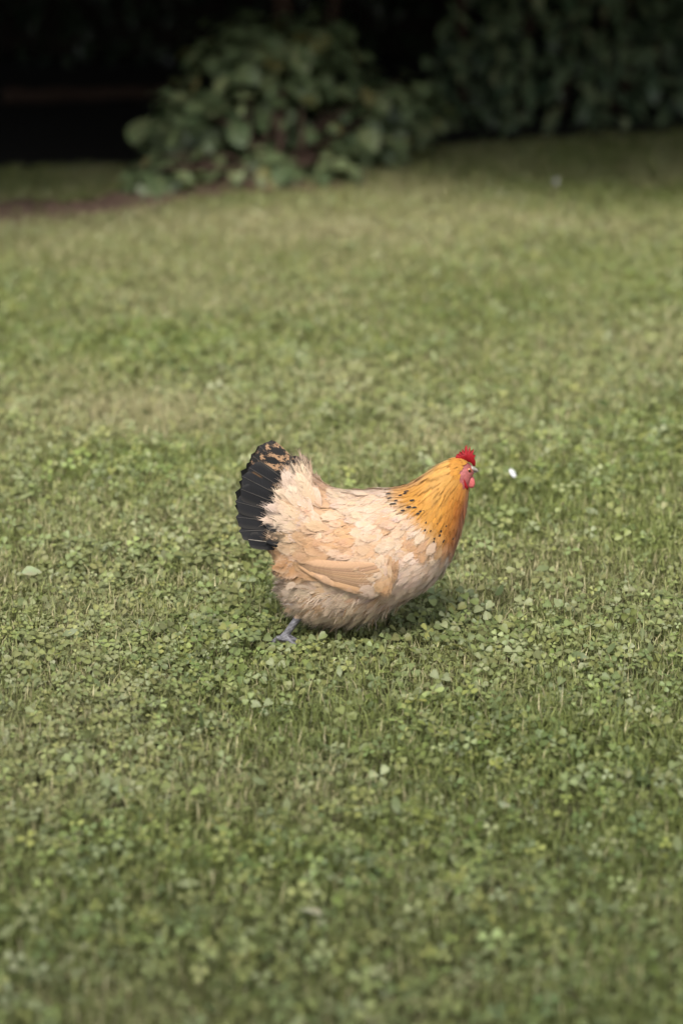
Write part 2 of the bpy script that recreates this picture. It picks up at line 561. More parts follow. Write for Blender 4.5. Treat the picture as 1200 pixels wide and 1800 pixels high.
# leaf clouds for shrubs and trees whose leaves cannot be picked apart
def leaf_cloud(name, pts, nrm, size, mat, cols, parent=None, kind="oval", seed=1, droop=.5):
    r = np.random.default_rng(seed)
    pts = np.asarray(pts); nrm = np.asarray(nrm); m = len(pts)
    if kind == "oval":
        V = np.array([(0, 0, 0), (.33, -.2, .03), (.33, .2, .03), (.72, -.17, -.06), (.72, .17, -.06), (1, 0, -.2)])
        F = [np.array([(0, 1, 2)]), np.array([(1, 3, 4, 2)]), np.array([(3, 5, 4)])]
    else:
        V = np.array([(0, 0, 0), (.3, -.42, .05), (.3, .42, .05), (.72, -.36, -.05), (.72, .36, -.05), (1, 0, -.2)])
        F = [np.array([(0, 1, 2)]), np.array([(1, 3, 4, 2)]), np.array([(3, 5, 4)])]
    up = nrm * .6 + np.array((0, 0, .7)) + r.normal(0, .35, (m, 3))
    up /= np.linalg.norm(up, axis=1)[:, None]
    d = nrm * .7 + np.array((0, 0, -droop)) + r.normal(0, .5, (m, 3))
    d -= up * np.sum(d * up, 1)[:, None]
    d /= np.linalg.norm(d, axis=1)[:, None] + 1e-9
    y = np.cross(up, d)
    s = size * r.uniform(.7, 1.25, m)
    P = (V[None, :, 0:1] * d[:, None] + V[None, :, 1:2] * y[:, None] + V[None, :, 2:3] * up[:, None]) * s[:, None, None] + pts[:, None]
    c = np.array(cols[0]) + (np.array(cols[1]) - np.array(cols[0])) * r.random((m, 1))
    c = np.repeat(c[:, None, :], 6, 1)
    off = (np.arange(m) * 6)[:, None]
    me = np_mesh(name, P.reshape(-1, 3), [f + off for f in F], c.reshape(-1, 3), smooth=False)
    return link(name, me, mat, parent)

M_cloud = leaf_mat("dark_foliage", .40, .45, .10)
M_laurel = object_leaf_mat("laurel_leaf", (.08, .13, .07), (.15, .195, .10), (.25, .28, .15), rough=.38, spec=.5, trans=.08)

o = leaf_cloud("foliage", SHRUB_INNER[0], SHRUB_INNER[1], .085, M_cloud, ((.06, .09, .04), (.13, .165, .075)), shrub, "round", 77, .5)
tag(o, kind="stuff")

# laurel-like shrub along the right-hand back edge
laurel_base = ground_at(985, 222)
laurel = empty("evergreen_shrub", laurel_base)
tag(laurel, "dark evergreen shrub with drooping oval leaves along the right back edge", "shrub")
lm = [leaf_data("leaf", "oval", s, M_laurel) for s in (.085, .10, .12)]
def laurel_front(x):
    return float(edge_y(x)) + .28
n_parts = 0
while n_parts < 290:                     # the leaves in view, each one a leaf
    x = rnd.uniform(.36, 2.25); z = rnd.uniform(.02, .78)
    if x < .60 and z > .35 + rnd.random() * .2 + (x - .36) * 1.2: continue
    y = laurel_front(x) + .12 * math.sin(x * 6) * .5 + rnd.uniform(-.10, .16) - .15 * z
    lf = bpy.data.objects.new("leaf", rnd.choice(lm)); lf.parent = laurel
    lf.location = Vector((x, y, z)) - laurel_base
    lf.rotation_mode = 'QUATERNION'
    lf.rotation_quaternion = leaf_rotation((rnd.gauss(0, .5), -1, .15), rnd, .45, .75)
    s = rnd.uniform(.75, 1.2); lf.scale = (s, s, s)
    COL.objects.link(lf); n_parts += 1
r = np.random.default_rng(8)
m = 9000
x = r.uniform(.45, 5.5, m); z = r.uniform(.02, 2.6, m); dep = r.random(m) ** 1.5
y = np.array([laurel_front(a) for a in x]) + .10 + dep * 1.2 - .18 * z + .15 * (vnoise(x, z, .4, 9) - .5)
keep = (x > .62) | (z < .45)
P = np.stack([x, y, z], 1)[keep] - np.array(laurel_base)
o = leaf_cloud("foliage", P, np.tile((0, -1, .1), (len(P), 1)), .10, M_cloud, ((.035, .06, .032), (.09, .125, .065)), laurel, "oval", 3, .7)
tag(o, kind="stuff")
for k in range(14):
    bm = bmesh.new(); bx = rnd.uniform(.5, 3.5) - laurel_base.x; by = laurel_front(bx + laurel_base.x) + .5 - laurel_base.y
    tube(bm, [(bx, by, -.02), (bx + rnd.uniform(-.1, .1), by - .1, .6), (bx + rnd.uniform(-.3, .3), by - .2, 1.5), (bx + rnd.uniform(-.4, .4), by - .2, 2.3)], [.025, .02, .013, .004], 7)
    bm_obj("branch", bm, M_bark, laurel)

# trees that overhang the border
def ellipsoid_pts(r, n, c, rad, bottom=None):
    d = r.normal(0, 1, (n, 3)); d /= np.linalg.norm(d, axis=1)[:, None]
    q = r.uniform(.25, 1.0, n) ** .5
    p = np.array(c) + d * np.array(rad) * q[:, None]
    if bottom is not None:
        k = p[:, 2] > bottom + .12 * vnoise(p[:, 0], p[:, 1], .4, 12)
        p, d = p[k], d[k]
    return p, d

def tree(name, label, base, lean, rad, blobs, height, seed, leaf=.17, bottom=None, cols=((.025, .045, .02), (.06, .085, .035)), grp=None):
    r = np.random.default_rng(seed)
    root = empty(name, base)
    tag(root, label, "tree", grp)
    bm = bmesh.new()
    H = height; b = Vector((0, 0, -.05))
    top = Vector((lean[0], lean[1], H))
    trunk = [b, Vector((lean[0] * .1, lean[1] * .1, H * .15)), top * .5 + Vector((.05, .03, 0)), top * .75, top]
    tube(bm, trunk, [rad * 1.35, rad, rad * .7, rad * .5, rad * .15], 12)
    for (c, rr, n) in blobs:
        e = Vector(c) - Vector(base)
        s = top * min(.9, max(.25, (e.z - .5) / H))
        tube(bm, [s, s.lerp(e, .5) + Vector((0, 0, .15)), e], [rad * .4, rad * .25, rad * .08], 7)
    bm_obj("trunk", bm, M_bark, root)
    PP, NN = [], []
    for (c, rr, n) in blobs:
        p, d = ellipsoid_pts(r, n, c, rr, bottom)
        PP.append(p - np.array(base)); NN.append(d)
    leaf_cloud("crown", np.concatenate(PP), np.concatenate(NN), leaf, M_cloud, cols, root, "round", seed, .4)
    return root

tA = at_y(492, 20, 11.6); tB = at_y(575, 15, 11.9)
tree("slender_tree", "slender tree whose reddish-brown trunk rises behind the shrub's left top", (tA.x, 11.6, 0), (.15, -.3), .045,
     [((-.5, 9.9, 2.35), (1.5, 1.4, 1.2), 4600), ((.3, 11.0, 3.4), (1.6, 1.6, 1.0), 3200)], 3.8, 31, bottom=1.02)
tree("slender_tree", "second slender tree with a thinner trunk just right of the first", (tB.x, 11.9, 0), (.35, -.2), .030,
     [((.9, 9.75, 2.1), (1.7, 1.6, 1.2), 8500), ((1.9, 11.5, 3.6), (1.6, 1.6, 1.0), 3200)], 3.8, 32, bottom=1.05)
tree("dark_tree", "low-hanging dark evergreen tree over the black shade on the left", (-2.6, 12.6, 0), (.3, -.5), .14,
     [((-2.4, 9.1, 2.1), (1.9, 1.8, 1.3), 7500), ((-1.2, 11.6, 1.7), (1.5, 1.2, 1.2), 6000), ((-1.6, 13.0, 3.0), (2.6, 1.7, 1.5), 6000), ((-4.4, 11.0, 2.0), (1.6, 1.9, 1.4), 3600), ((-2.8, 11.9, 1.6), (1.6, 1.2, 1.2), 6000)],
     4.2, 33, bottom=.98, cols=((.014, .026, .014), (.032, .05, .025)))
tree("dark_tree", "dark tree rising out of the evergreen shrub on the right", (3.0, 13.2, 0), (-.4, -.8), .14,
     [((2.4, 10.6, 2.2), (2.0, 1.8, 1.3), 11500), ((1.2, 12.6, 3.2), (1.6, 1.5, 1.1), 3600), ((4.4, 12.2, 2.8), (1.9, 1.9, 1.3), 4000)], 4.2, 34, bottom=1.15)

tree("added_shade_tree", "unseen tree added behind the camera to shade the foreground lawn", (-2.9, -3.4, 0), (.8, .6), .16,  # unseen tree, added only so its crown darkens the near lawn
     [((-.9, -1.75, 5.0), (2.4, 1.5, .9), 4000), ((-2.8, -2.8, 5.6), (1.8, 1.6, 1.1), 1800)], 5.6, 35, leaf=.16, bottom=3.6, cols=((.04, .07, .025), (.08, .11, .04)))

# broad weed leaves lying among the clover
x, y, r = lawn_points(300, 2.6, 7.5, .45, 120)
k = r.random(len(x)) < .3 + .9 * vnoise(x, y, .3, 88)
x, y = x[k], y[k]
ob = leaf_cloud("lawn_weeds", np.stack([x, y, r.uniform(.014, .032, len(x))], 1), np.stack([r.normal(0, 1, len(x)), r.normal(-.5, 1, len(x)), r.uniform(0, .6, len(x))], 1),
                .030, M_clover, ((.10, .135, .05), (.24, .27, .125)), None, "oval", 121, .1)
tag(ob, "broad weed leaves scattered among the clover and grass", "weeds", kind="stuff")

# clipped hedge that closes the garden behind the trees
r = np.random.default_rng(55)
hb = (0, 13.9, 0)
hedge = empty("dark_hedge", hb)
tag(hedge, "tall dark hedge closing the shade far behind the shrub", "hedge")
bm = bmesh.new()
bmesh.ops.create_cube(bm, size=1, matrix=Matrix.Translation((0, .5, 1.9)) @ Matrix.Diagonal((19.6, .7, 3.7, 1)))
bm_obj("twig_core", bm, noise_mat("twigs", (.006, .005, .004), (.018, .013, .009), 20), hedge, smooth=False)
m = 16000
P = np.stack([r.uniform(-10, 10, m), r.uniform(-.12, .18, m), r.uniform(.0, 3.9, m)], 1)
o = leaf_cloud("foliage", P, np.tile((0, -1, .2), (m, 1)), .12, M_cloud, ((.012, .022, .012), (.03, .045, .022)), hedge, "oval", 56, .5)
tag(o, kind="stuff")

# the log that lies in the shade on the left
lg0 = at_y(5, 183, 12.15); lg1 = at_y(330, 172, 12.35)
bm = bmesh.new()
n = 12
pts = [Vector((lg0.x * (1 - i / n) + lg1.x * i / n, lg0.y * (1 - i / n) + lg1.y * i / n, .055 + .006 * math.sin(i * 1.9))) for i in range(n + 1)]
o0 = pts[0].copy(); o0.z = 0
tube(bm, [p - o0 for p in pts], [.040 + .005 * math.sin(i * 2.3) for i in range(n + 1)], 12)
lg = bm_obj("log", bm, noise_mat("log_bark", (.02, .012, .008), (.042, .025, .018), 25, bump=1.0), None, loc=o0)
tag(lg, "brown log lying in the black shade left of the shrub", "log")

# ------------------------------------------------------------------ the hen
S = FPX / ground_depth(1125)            # photo pixels per metre where she stands
hen = empty("hen", HEN)
tag(hen, "buff hen with golden neck and black tail walking right across the lawn", "hen")

def hx(px): return (px - 620.0) / S
def hz(py): return (1125.0 - py) / (S * CP)
def to_px(p): return 620.0 + p[0] * S, 1125.0 - p[2] * S * CP

# body sections: top (px), bottom (px), half width (m); from tail root to beak root
SEC = [((506, 850), (486, 935), .006), ((517, 829), (490, 965), .022), ((536, 836), (506, 1022), .052), ((556, 848), (532, 1062), .082), ((585, 862), (562, 1076), .104),
       ((618, 868), (615, 1078), .113), ((656, 866), (664, 1068), .112), ((690, 864), (712, 1046), .103), ((714, 858), (754, 1020), .091), ((732, 847), (784, 985), .077),
       ((747, 836), (797, 953), .063), ((759, 827), (806, 921), .050), ((770, 820), (812, 895), .039), ((781, 814), (815, 875), .030), ((792, 810), (818, 860), .0235),
       ((804, 810), (821, 850), .0195), ((815, 814), (823, 843), .0160), ((823, 820), (826, 836), .0095), ((827, 825), (828, 831), .003)]
SECN = np.array([(hx(a[0]), hz(a[1]), hx(b[0]), hz(b[1]), w) for a, b, w in SEC])
NS = len(SEC)
def section(u):
    u = min(max(u, 0.0), NS - 1 - 1e-6)
    i = int(u); f = u - i
    p0 = SECN[max(i - 1, 0)]; p1 = SECN[i]; p2 = SECN[i + 1]; p3 = SECN[min(i + 2, NS - 1)]
    return .5 * ((2 * p1) + (-p0 + p2) * f + (2 * p0 - 5 * p1 + 4 * p2 - p3) * f * f + (-p0 + 3 * p1 - 3 * p2 + p3) * f ** 3)
def surf(u, t):
    a = section(u)
    c = (a[0:2] + a[2:4]) / 2; h = (a[0:2] - a[2:4]) / 2
    st, ct = math.sin(t), math.cos(t)
    q = c + h * st
    k = 1 - .16 * st
    return Vector((q[0], -a[4] * ct * k, q[1]))      # t=0: the side towards the camera
def surf_frame(u, t):
    e = .03
    P = surf(u, t)
    du = surf(min(u + e, NS - 1.001), t) - surf(max(u - e, 0.001), t)
    dt = surf(u, t + e) - surf(u, t - e)
    n = dt.cross(du)
    if n.length < 1e-12: n = Vector((0, -1, 0))
    n.normalize()
    c = section(u); cc = Vector(((c[0] + c[2]) / 2, 0, (c[1] + c[3]) / 2))
    if n.dot(P - cc) < 0: n = -n
    b = -du
    if b.length < 1e-9: b = Vector((-1, 0, 0))
    return P, n, b.normalized()

def surf_many(u, t):
    """positions, normals and backward directions for many (u, t) at once"""
    def sec(u):
        u = np.clip(u, 0, NS - 1.001); i = u.astype(int); f = (u - i)[:, None]
        p0 = SECN[np.maximum(i - 1, 0)]; p1 = SECN[i]; p2 = SECN[i + 1]; p3 = SECN[np.minimum(i + 2, NS - 1)]
        return .5 * ((2 * p1) + (-p0 + p2) * f + (2 * p0 - 5 * p1 + 4 * p2 - p3) * f * f + (-p0 + 3 * p1 - 3 * p2 + p3) * f ** 3)
    def pos(u, t):
        a = sec(u); c = (a[:, 0:2] + a[:, 2:4]) / 2; h = (a[:, 0:2] - a[:, 2:4]) / 2
        q = c + h * np.sin(t)[:, None]
        return np.stack([q[:, 0], -a[:, 4] * np.cos(t) * (1 - .16 * np.sin(t)), q[:, 1]], 1), c
    e = .03
    P, c = pos(u, t)
    du = pos(u + e, t)[0] - pos(u - e, t)[0]; dt = pos(u, t + e)[0] - pos(u, t - e)[0]
    n = np.cross(dt, du); n /= np.linalg.norm(n, axis=1)[:, None] + 1e-15
    out = P - np.stack([c[:, 0], np.zeros(len(c)), c[:, 1]], 1)
    n *= np.sign(np.sum(n * out, 1))[:, None]
    b = -du / (np.linalg.norm(du, axis=1)[:, None] + 1e-15)
    d = pos(np.maximum(u - .7, 0.0), t)[0] - P            # how the skin falls away behind this point
    hgt = np.sum(d * n, 1); run = np.sum(d * b, 1)
    global KAPPA
    KAPPA = np.clip(hgt / np.maximum(run * run, 1e-6), -9.0, 5.0)
    return P, n, b

# --- body: trunk, neck, head, thighs, shanks and toes as one skin
bm = bmesh.new()
NU, NT = 90, 44
rings = []
for i in range(NU + 1):
    u = (NS - 1.001) * i / NU
    rings.append([bm.verts.new(surf(u, 2 * math.pi * k / NT)) for k in range(NT)])
for i in range(NU):
    for k in range(NT):
        bm.faces.new((rings[i][k], rings[i][(k + 1) % NT], rings[i + 1][(k + 1) % NT], rings[i + 1][k]))
bm.faces.new(rings[0]); bm.faces.new(rings[-1][::-1])
def leg(bm, hip, hock, ankle, y, toe_dir, spread):
    hp = Vector((hx(hip[0]), y * .9, hz(hip[1]))); hk = Vector((hx(hock[0]), y, hz(hock[1]))); an = Vector((hx(ankle[0]), y, ankle[1]))
    tube(bm, [hp, hp.lerp(hk, .5), hk], [.038, .024, .0085], 14)
    tube(bm, [hp.lerp(hk, .85), hk, hk.lerp(an, .3), hk.lerp(an, .75), an], [.010, .0092, .0074, .0070, .0085], 12)
    tips = []
    for a, L in ((toe_dir, .052), (toe_dir + spread, .044), (toe_dir - spread, .044), (toe_dir + math.pi - .15, .026)):
        d = Vector((math.cos(a), math.sin(a), 0))
        z0 = an.z
        P = [an, an + d * L * .35 + Vector((0, 0, .003)), an + d * L * .7 + Vector((0, 0, -z0 * .45)), an + d * L + Vector((0, 0, -z0 + .006))]
        tube(bm, P, [.0062, .0050, .0046, .0034], 10)
        tips.append((P[-1], (P[-1] - P[-2]).normalized()))
    return tips
claws = leg(bm, (560, 1020), (532, 1062), (497, .018), -.045, .0, .55)
claws += leg(bm, (600, 1020), (585, 1062), (598, .014), .045, .05, .55)
raw = bpy.data.meshes.new("body"); bmesh.ops.recalc_face_normals(bm, faces=bm.faces)
BV = BVHTree.FromBMesh(bm)
bm.to_mesh(raw); bm.free()
tmp = bpy.data.objects.new("body", raw); COL.objects.link(tmp)
md = tmp.modifiers.new("r", 'REMESH'); md.mode = 'VOXEL'; md.voxel_size = .0024; md.use_smooth_shade = True
ms = tmp.modifiers.new("s", 'SMOOTH'); ms.factor = .5; ms.iterations = 3
dg = bpy.context.evaluated_depsgraph_get()
body_me = bpy.data.meshes.new_from_object(tmp.evaluated_get(dg))
bpy.data.objects.remove(tmp)
body_me.name = "body"
nv = len(body_me.vertices)
co = np.zeros(nv * 3, dtype=np.float32); body_me.vertices.foreach_get("co", co); co = co.reshape(-1, 3)
bpx = 620 + co[:, 0] * S; bpy_ = 1125 - co[:, 2] * S * CP
colr = np.tile(np.array((.40, .28, .19)), (nv, 1))
neckm = (bpx > np.interp(bpy_, [800, 840, 858, 880, 905, 930, 955, 975], [768, 722, 690, 716, 744, 765, 784, 806]))
colr[neckm] = np.array((.47, .215, .032))
legm = (co[:, 2] < .062)
colr[legm] = np.array((.150, .146, .160)) * (.6 + .5 * vnoise(co[legm, 0] + co[legm, 1], co[legm, 2], .004, 4) + .22 * np.sign(np.sin(co[legm, 2] * 1500 + co[legm, 0] * 700)))[:, None]
facem = (bpx > 802) & (bpy_ < 856) & (bpy_ > 814) & (bpx - 802 > (818 - bpy_) * 1.0)
colr[facem] = np.array((.28, .075, .07)) * (.75 + .6 * vnoise(co[facem, 0], co[facem, 2], .0035, 6))[:, None]
a = body_me.attributes.new("col", 'FLOAT_COLOR', 'POINT')
cc = np.ones((nv, 4), dtype=np.float32); cc[:, :3] = colr
a.data.foreach_set("color", cc.ravel())

def skin_mat():
    m, nt, b, out = mat_new("hen_skin")
    a = nt.nodes.new("ShaderNodeAttribute"); a.attribute_name = "col"
    nt.links.new(a.outputs['Color'], b.inputs['Base Color'])
    tc = nt.nodes.new("ShaderNodeTexCoord")
    vo = nt.nodes.new("ShaderNodeTexVoronoi"); vo.inputs['Scale'].default_value = 260
    nt.links.new(tc.outputs['Object'], vo.inputs['Vector'])
    bp = nt.nodes.new("ShaderNodeBump"); bp.inputs['Strength'].default_value = .5; bp.inputs['Distance'].default_value = .001
    nt.links.new(vo.outputs['Distance'], bp.inputs['Height']); nt.links.new(bp.outputs[0], b.inputs['Normal'])
    b.inputs['Roughness'].default_value = .55
    return m
body_me.materials.clear()
body = link("body", body_me, skin_mat(), hen)

def feather_mat(name, rough=.65, spec=.25, trans=.12, sheen=.25, barb=.35):
    m, nt, b, out = mat_new(name)
    a = nt.nodes.new("ShaderNodeAttribute"); a.attribute_name = "col"
    f = nt.nodes.new("ShaderNodeAttribute"); f.attribute_name = "fuv"
    sx = nt.nodes.new("ShaderNodeSeparateXYZ"); nt.links.new(f.outputs['Vector'], sx.inputs[0])
    # barbs run out from the shaft at a slant
    ab = nt.nodes.new("ShaderNodeMath"); ab.operation = 'ABSOLUTE'; nt.links.new(sx.outputs['Y'], ab.inputs[0])
    m1 = nt.nodes.new("ShaderNodeMath"); m1.operation = 'MULTIPLY_ADD'; nt.links.new(ab.outputs[0], m1.inputs[0]); m1.inputs[1].default_value = -.9
    nt.links.new(sx.outputs['X'], m1.inputs[2])
    cx = nt.nodes.new("ShaderNodeCombineXYZ"); nt.links.new(m1.outputs[0], cx.inputs[0]); nt.links.new(sx.outputs['Y'], cx.inputs[1])
    mp = nt.nodes.new("ShaderNodeVectorMath"); mp.operation = 'MULTIPLY'; mp.inputs[1].default_value = (1200, 60, 1)
    nt.links.new(cx.outputs[0], mp.inputs[0])
    nz = nt.nodes.new("ShaderNodeTexNoise"); nz.inputs['Scale'].default_value = 1.0; nz.inputs['Detail'].default_value = 2
    nt.links.new(mp.outputs[0], nz.inputs['Vector'])
    mr = nt.nodes.new("ShaderNodeMapRange"); mr.inputs[1].default_value = .3; mr.inputs[2].default_value = .7
    mr.inputs[3].default_value = 1 - barb; mr.inputs[4].default_value = 1 + barb * .6
    nt.links.new(nz.outputs['Fac'], mr.inputs[0])
    mx = nt.nodes.new("ShaderNodeVectorMath"); mx.operation = 'SCALE'
    nt.links.new(a.outputs['Color'], mx.inputs[0]); nt.links.new(mr.outputs[0], mx.inputs['Scale'])
    nt.links.new(mx.outputs[0], b.inputs['Base Color'])
    b.inputs['Roughness'].default_value = rough
    b.inputs['Specular IOR Level'].default_value = spec
    b.inputs['Sheen Weight'].default_value = sheen
    bp = nt.nodes.new("ShaderNodeBump"); bp.inputs['Strength'].default_value = .25; bp.inputs['Distance'].default_value = .0004
    nt.links.new(nz.outputs['Fac'], bp.inputs['Height']); nt.links.new(bp.outputs[0], b.inputs['Normal'])
    add_translucent(nt, b, out, mx.outputs[0], trans)
    return m

M_feather = feather_mat("plumage", barb=.16, trans=.24)
M_black = feather_mat("black_plumage", rough=.45, spec=.16, trans=.03, sheen=.05, barb=.3)

def mottle_mat():
    m = feather_mat("mottled_plumage", rough=.5, spec=.25, trans=.04, sheen=.05, barb=.2)
    nt = m.node_tree
    b = [n for n in nt.nodes if n.type == 'BSDF_PRINCIPLED'][0]
    f = [n for n in nt.nodes if n.type == 'ATTRIBUTE' and n.attribute_name == 'fuv'][0]
    sc_ = nt.nodes.new("ShaderNodeVectorMath"); sc_.operation = 'MULTIPLY'; sc_.inputs[1].default_value = (1.0, 1.6, 1)
    nt.links.new(f.outputs['Vector'], sc_.inputs[0])
    nz = nt.nodes.new("ShaderNodeTexNoise"); nz.inputs['Scale'].default_value = 42; nz.inputs['Detail'].default_value = 5; nz.inputs['Roughness'].default_value = .75
    nt.links.new(sc_.outputs[0], nz.inputs['Vector'])
    r = nt.nodes.new("ShaderNodeValToRGB"); e = r.color_ramp.elements
    e[0].position = .52; e[0].color = (.012, .011, .011, 1); e[1].position = .57; e[1].color = (.34, .205, .115, 1)
    nt.links.new(nz.outputs['Fac'], r.inputs[0])
    nt.links.new(r.outputs[0], b.inputs['Base Color'])
    return m
M_mottle = mottle_mat()

SHAPES = {
    'round': ([0, .15, .35, .55, .74, .87, .95], [.18, .55, .85, 1.0, .92, .62, .18]),
    'hackle': ([0, .15, .35, .55, .75, .90, 1.0], [.35, .75, 1.0, .92, .68, .36, .03]),
    'tail': ([0, .20, .45, .70, .88, .965, 1.0], [.30, .75, .92, 1.0, .98, .84, .52]),
    'long': ([0, .15, .35, .55, .78, .92, 1.0], [.40, .75, .95, 1.0, .88, .55, .10]),
}
VS = [-1, -.55, 0, .55, 1]
FQ = np.array([(i * 5 + j, i * 5 + j + 5, i * 5 + j + 6, i * 5 + j + 1) for i in range(6) for j in range(4)])
def feather(P, D, N, L, W, shape='round', lift=.12, bend=.16, camber=.12, rag=.06, rr=random):
    """35 vertices of one feather; returns (verts, uv)"""
    D = Vector(D).normalized(); N = Vector(N); N = (N - D * N.dot(D)).normalized(); B = N.cross(D)
    ss, ww = SHAPES[shape]
    tw = rr.gauss(0, .05)
    V, U = [], []
    for s, w in zip(ss, ww):
        for v in VS:
            hw = W * .5 * w
            sj = s + (rr.uniform(-rag, rag) if s > .7 else 0) - (.05 * abs(v) * s)
            q = P + D * (L * sj) + B * (hw * v) + N * (L * (lift * s - bend * s * s) + camber * W * w * (1 - v * v) + tw * hw * v * s)
            V.append(q); U.append((s * L, v * hw))
    return V, U
SV = np.repeat(np.array([0, .15, .35, .55, .76, .91, 1.0]), 5)
VV = np.tile(np.array(VS), 7)


FRAY = [(4, 4), (4, 0), (5, 4), (5, 0), (5, 3), (5, 1), (6, 2), (6, 3), (6, 1), (3, 4), (3, 0)]
def fray(V, D, L, W, rr, amount):
    """loose barbs past the margin: three corners each"""
    out = []
    V = [Vector(v) for v in V]
    D = Vector(D).normalized()
    nn = (V[17] - V[16]).cross(D)
    if nn.length < 1e-12: nn = Vector((0, -1, 0))
    nn.normalize()
    per = 3 if W < .024 else 5
    for (i, j) in FRAY:
        p = V[i * 5 + j]; m = V[max(i - 1, 0) * 5 + 2]
        d = (p - m)
        if d.length < 1e-7: d = D.copy()
        d = (d.normalized() * .5 + D * .9).normalized()
        prev = V[max(i - 1, 0) * 5 + j]
        for q in range(per):
            k = p.lerp(prev, rr.random())
            dd = (d + Vector((rr.gauss(0, .15), rr.gauss(0, .15), rr.gauss(0, .15)))).normalized()
            sd = nn.cross(dd).normalized()
            w = rr.uniform(.00035, .0008); e = L * amount * rr.uniform(.4, 1.3)
            k0 = k - dd * e
            out.append((k0 - sd * w, k0 + sd * w, k + dd * e + nn * rr.uniform(-.0006, .0006), i * 5 + j))
    return out

class Plumage:
    """many small feathers in one mesh; their barbs catch the light like the plumage as a whole"""
    def __init__(self): self.V, self.U, self.C, self.N, self.FV, self.FC, self.FN = [], [], [], [], [], [], []
    def add(self, V, U, C, D=None, L=0, W=0, rr=None, amount=.12, N=(0, -1, 0)):
        self.V.append(np.array(V)); self.U.append(np.array(U)); self.C.append(np.asarray(C)); self.N.append(np.tile(np.array(N), (35, 1)))
        if D is not None:
            for (a, b, c, k) in fray(V, D, L, W, rr, amount):
                self.FV += [a, b, c]; q = C[k] * rr.uniform(.92, 1.1); self.FC += [q, q, q]; self.FN += [tuple(N)] * 3
    def build(self, name, mat, parent):
        n = len(self.V)
        F = FQ[None] + (np.arange(n) * 35)[:, None, None]
        V = np.concatenate(self.V); C = np.concatenate(self.C); U = np.concatenate(self.U); N = np.concatenate(self.N); fs = [F.reshape(-1, 4)]
        if self.FV:
            m = len(self.FV)
            fs.append(np.arange(m).reshape(-1, 3) + len(V))
            V = np.concatenate([V, np.array([tuple(v) for v in self.FV])]); C = np.concatenate([C, np.array(self.FC)]); U = np.concatenate([U, np.zeros((m, 2))]); N = np.concatenate([N, np.array(self.FN)])
        me = np_mesh(name, V, fs, C, uvs=U)
        vn = np.zeros(len(V) * 3, dtype=np.float32); me.vertices.foreach_get("normal", vn); vn = vn.reshape(-1, 3)
        vn = np.where(np.sum(vn * N, 1)[:, None] < 0, -vn, vn)
        nn = vn * .30 + N * .70; nn /= np.linalg.norm(nn, axis=1)[:, None] + 1e-9
        me.normals_split_custom_set_from_vertices(nn.tolist())
        return link(name, me, mat, parent)

CREAM = np.array((.575, .450, .340)); PEACH = np.array((.500, .275, .122)); TAN = np.array((.34, .185, .076)); BEIGE = np.array((.66, .515, .380)); PINKISH = np.array((.67, .515, .400))
GOLD = np.array((.49, .225, .032)); PALEGOLD = np.array((.51, .29, .080)); RUST = np.array((.40, .108, .005)); BLACK = np.array((.008, .008, .009)); GREY = np.array((.32, .285, .25))

def tint(c, rr, a=.10): return c * (1 + rr.gauss(0, a)) * np.array((1, 1 + rr.gauss(0, .02), 1 + rr.gauss(0, .05)))
def grade(base, tip, edge=None, es=.0):
    c = base[None] * (1 - SV[:, None]) + tip[None] * SV[:, None]
    if edge is not None:
        k = (np.abs(VV) ** 2 * es)[:, None]
        c = c * (1 - k) + edge[None] * k
    return np.clip(c, .003, .9)

# line below which the golden cape ends
def cape(px, py):
    """>0 inside the golden neck cape"""
    xs_ = np.interp(py, [800, 840, 858, 880, 905, 930, 955, 975], [768, 722, 690, 716, 744, 765, 784, 806])
    return px - xs_

rr = random.Random(23)
body_f, neck_f, fluff_f = Plumage(), Plumage(), Plumage()
cells = {}
def far_enough(P, r):
    k = 0.02
    c = (int(math.floor(P.x / k)), int(math.floor(P.y / k)), int(math.floor(P.z / k)))
    for i in (-1, 0, 1):
        for j in (-1, 0, 1):
            for l in (-1, 0, 1):
                for (q, rq) in cells.get((c[0] + i, c[1] + j, c[2] + l), ()):
                    if (q - P).length < min(r, rq): return False
    cells.setdefault(c, []).append((P, r))
    return True

FACE = [(802, 838), (804, 826), (810, 818), (818, 814), (829, 814), (832, 834), (824, 850), (818, 858), (808, 850)]
def in_poly(x, y, poly):
    c = False
    for i in range(len(poly)):
        x1, y1 = poly[i]; x2, y2 = poly[i - 1]
        if (y1 > y) != (y2 > y) and x < (x2 - x1) * (y - y1) / (y2 - y1) + x1: c = not c
    return c


WT = [(704, 906), (672, 890), (640, 890), (605, 900), (570, 920), (540, 940), (514, 958)]
WB = [(698, 958), (684, 985), (666, 1002), (628, 1000), (585, 988), (548, 976), (513, 966)]
def wing_ab(px, py):
    a = (704 - px) / 190.0
    top = np.interp(-px, [-p[0] for p in WT], [p[1] for p in WT]); bot = np.interp(-px, [-p[0] for p in WB], [p[1] for p in WB])
    return a, (py - top) / np.maximum(bot - top, 4)
def wing_bulge(a, b):
    return -.004 + .016 * (np.clip(b, 0, 1) ** .7) * np.minimum(1.0, np.clip(a, 0, 1) * 5.0) ** .8
NSAMP = 60000
su = np.array([rr.uniform(.1, NS - 1.6) for _ in range(NSAMP)]); st_ = np.array([rr.uniform(-math.pi, math.pi) for _ in range(NSAMP)])
PA, NA_, BA = surf_many(su, st_)
KAP = KAPPA.copy()
PXA = 620.0 + PA[:, 0] * S; PYA = 1125.0 - PA[:, 2] * S * CP
Q1 = vnoise(PXA, PYA + PA[:, 1] * 300, 34, 9); Q2 = vnoise(PXA, PYA + PA[:, 1] * 300, 20, 10); Q3 = vnoise(PXA, PYA, 26, 5)
def jit(a): return Vector((rr.gauss(0, a), rr.gauss(0, a), rr.gauss(0, a)))
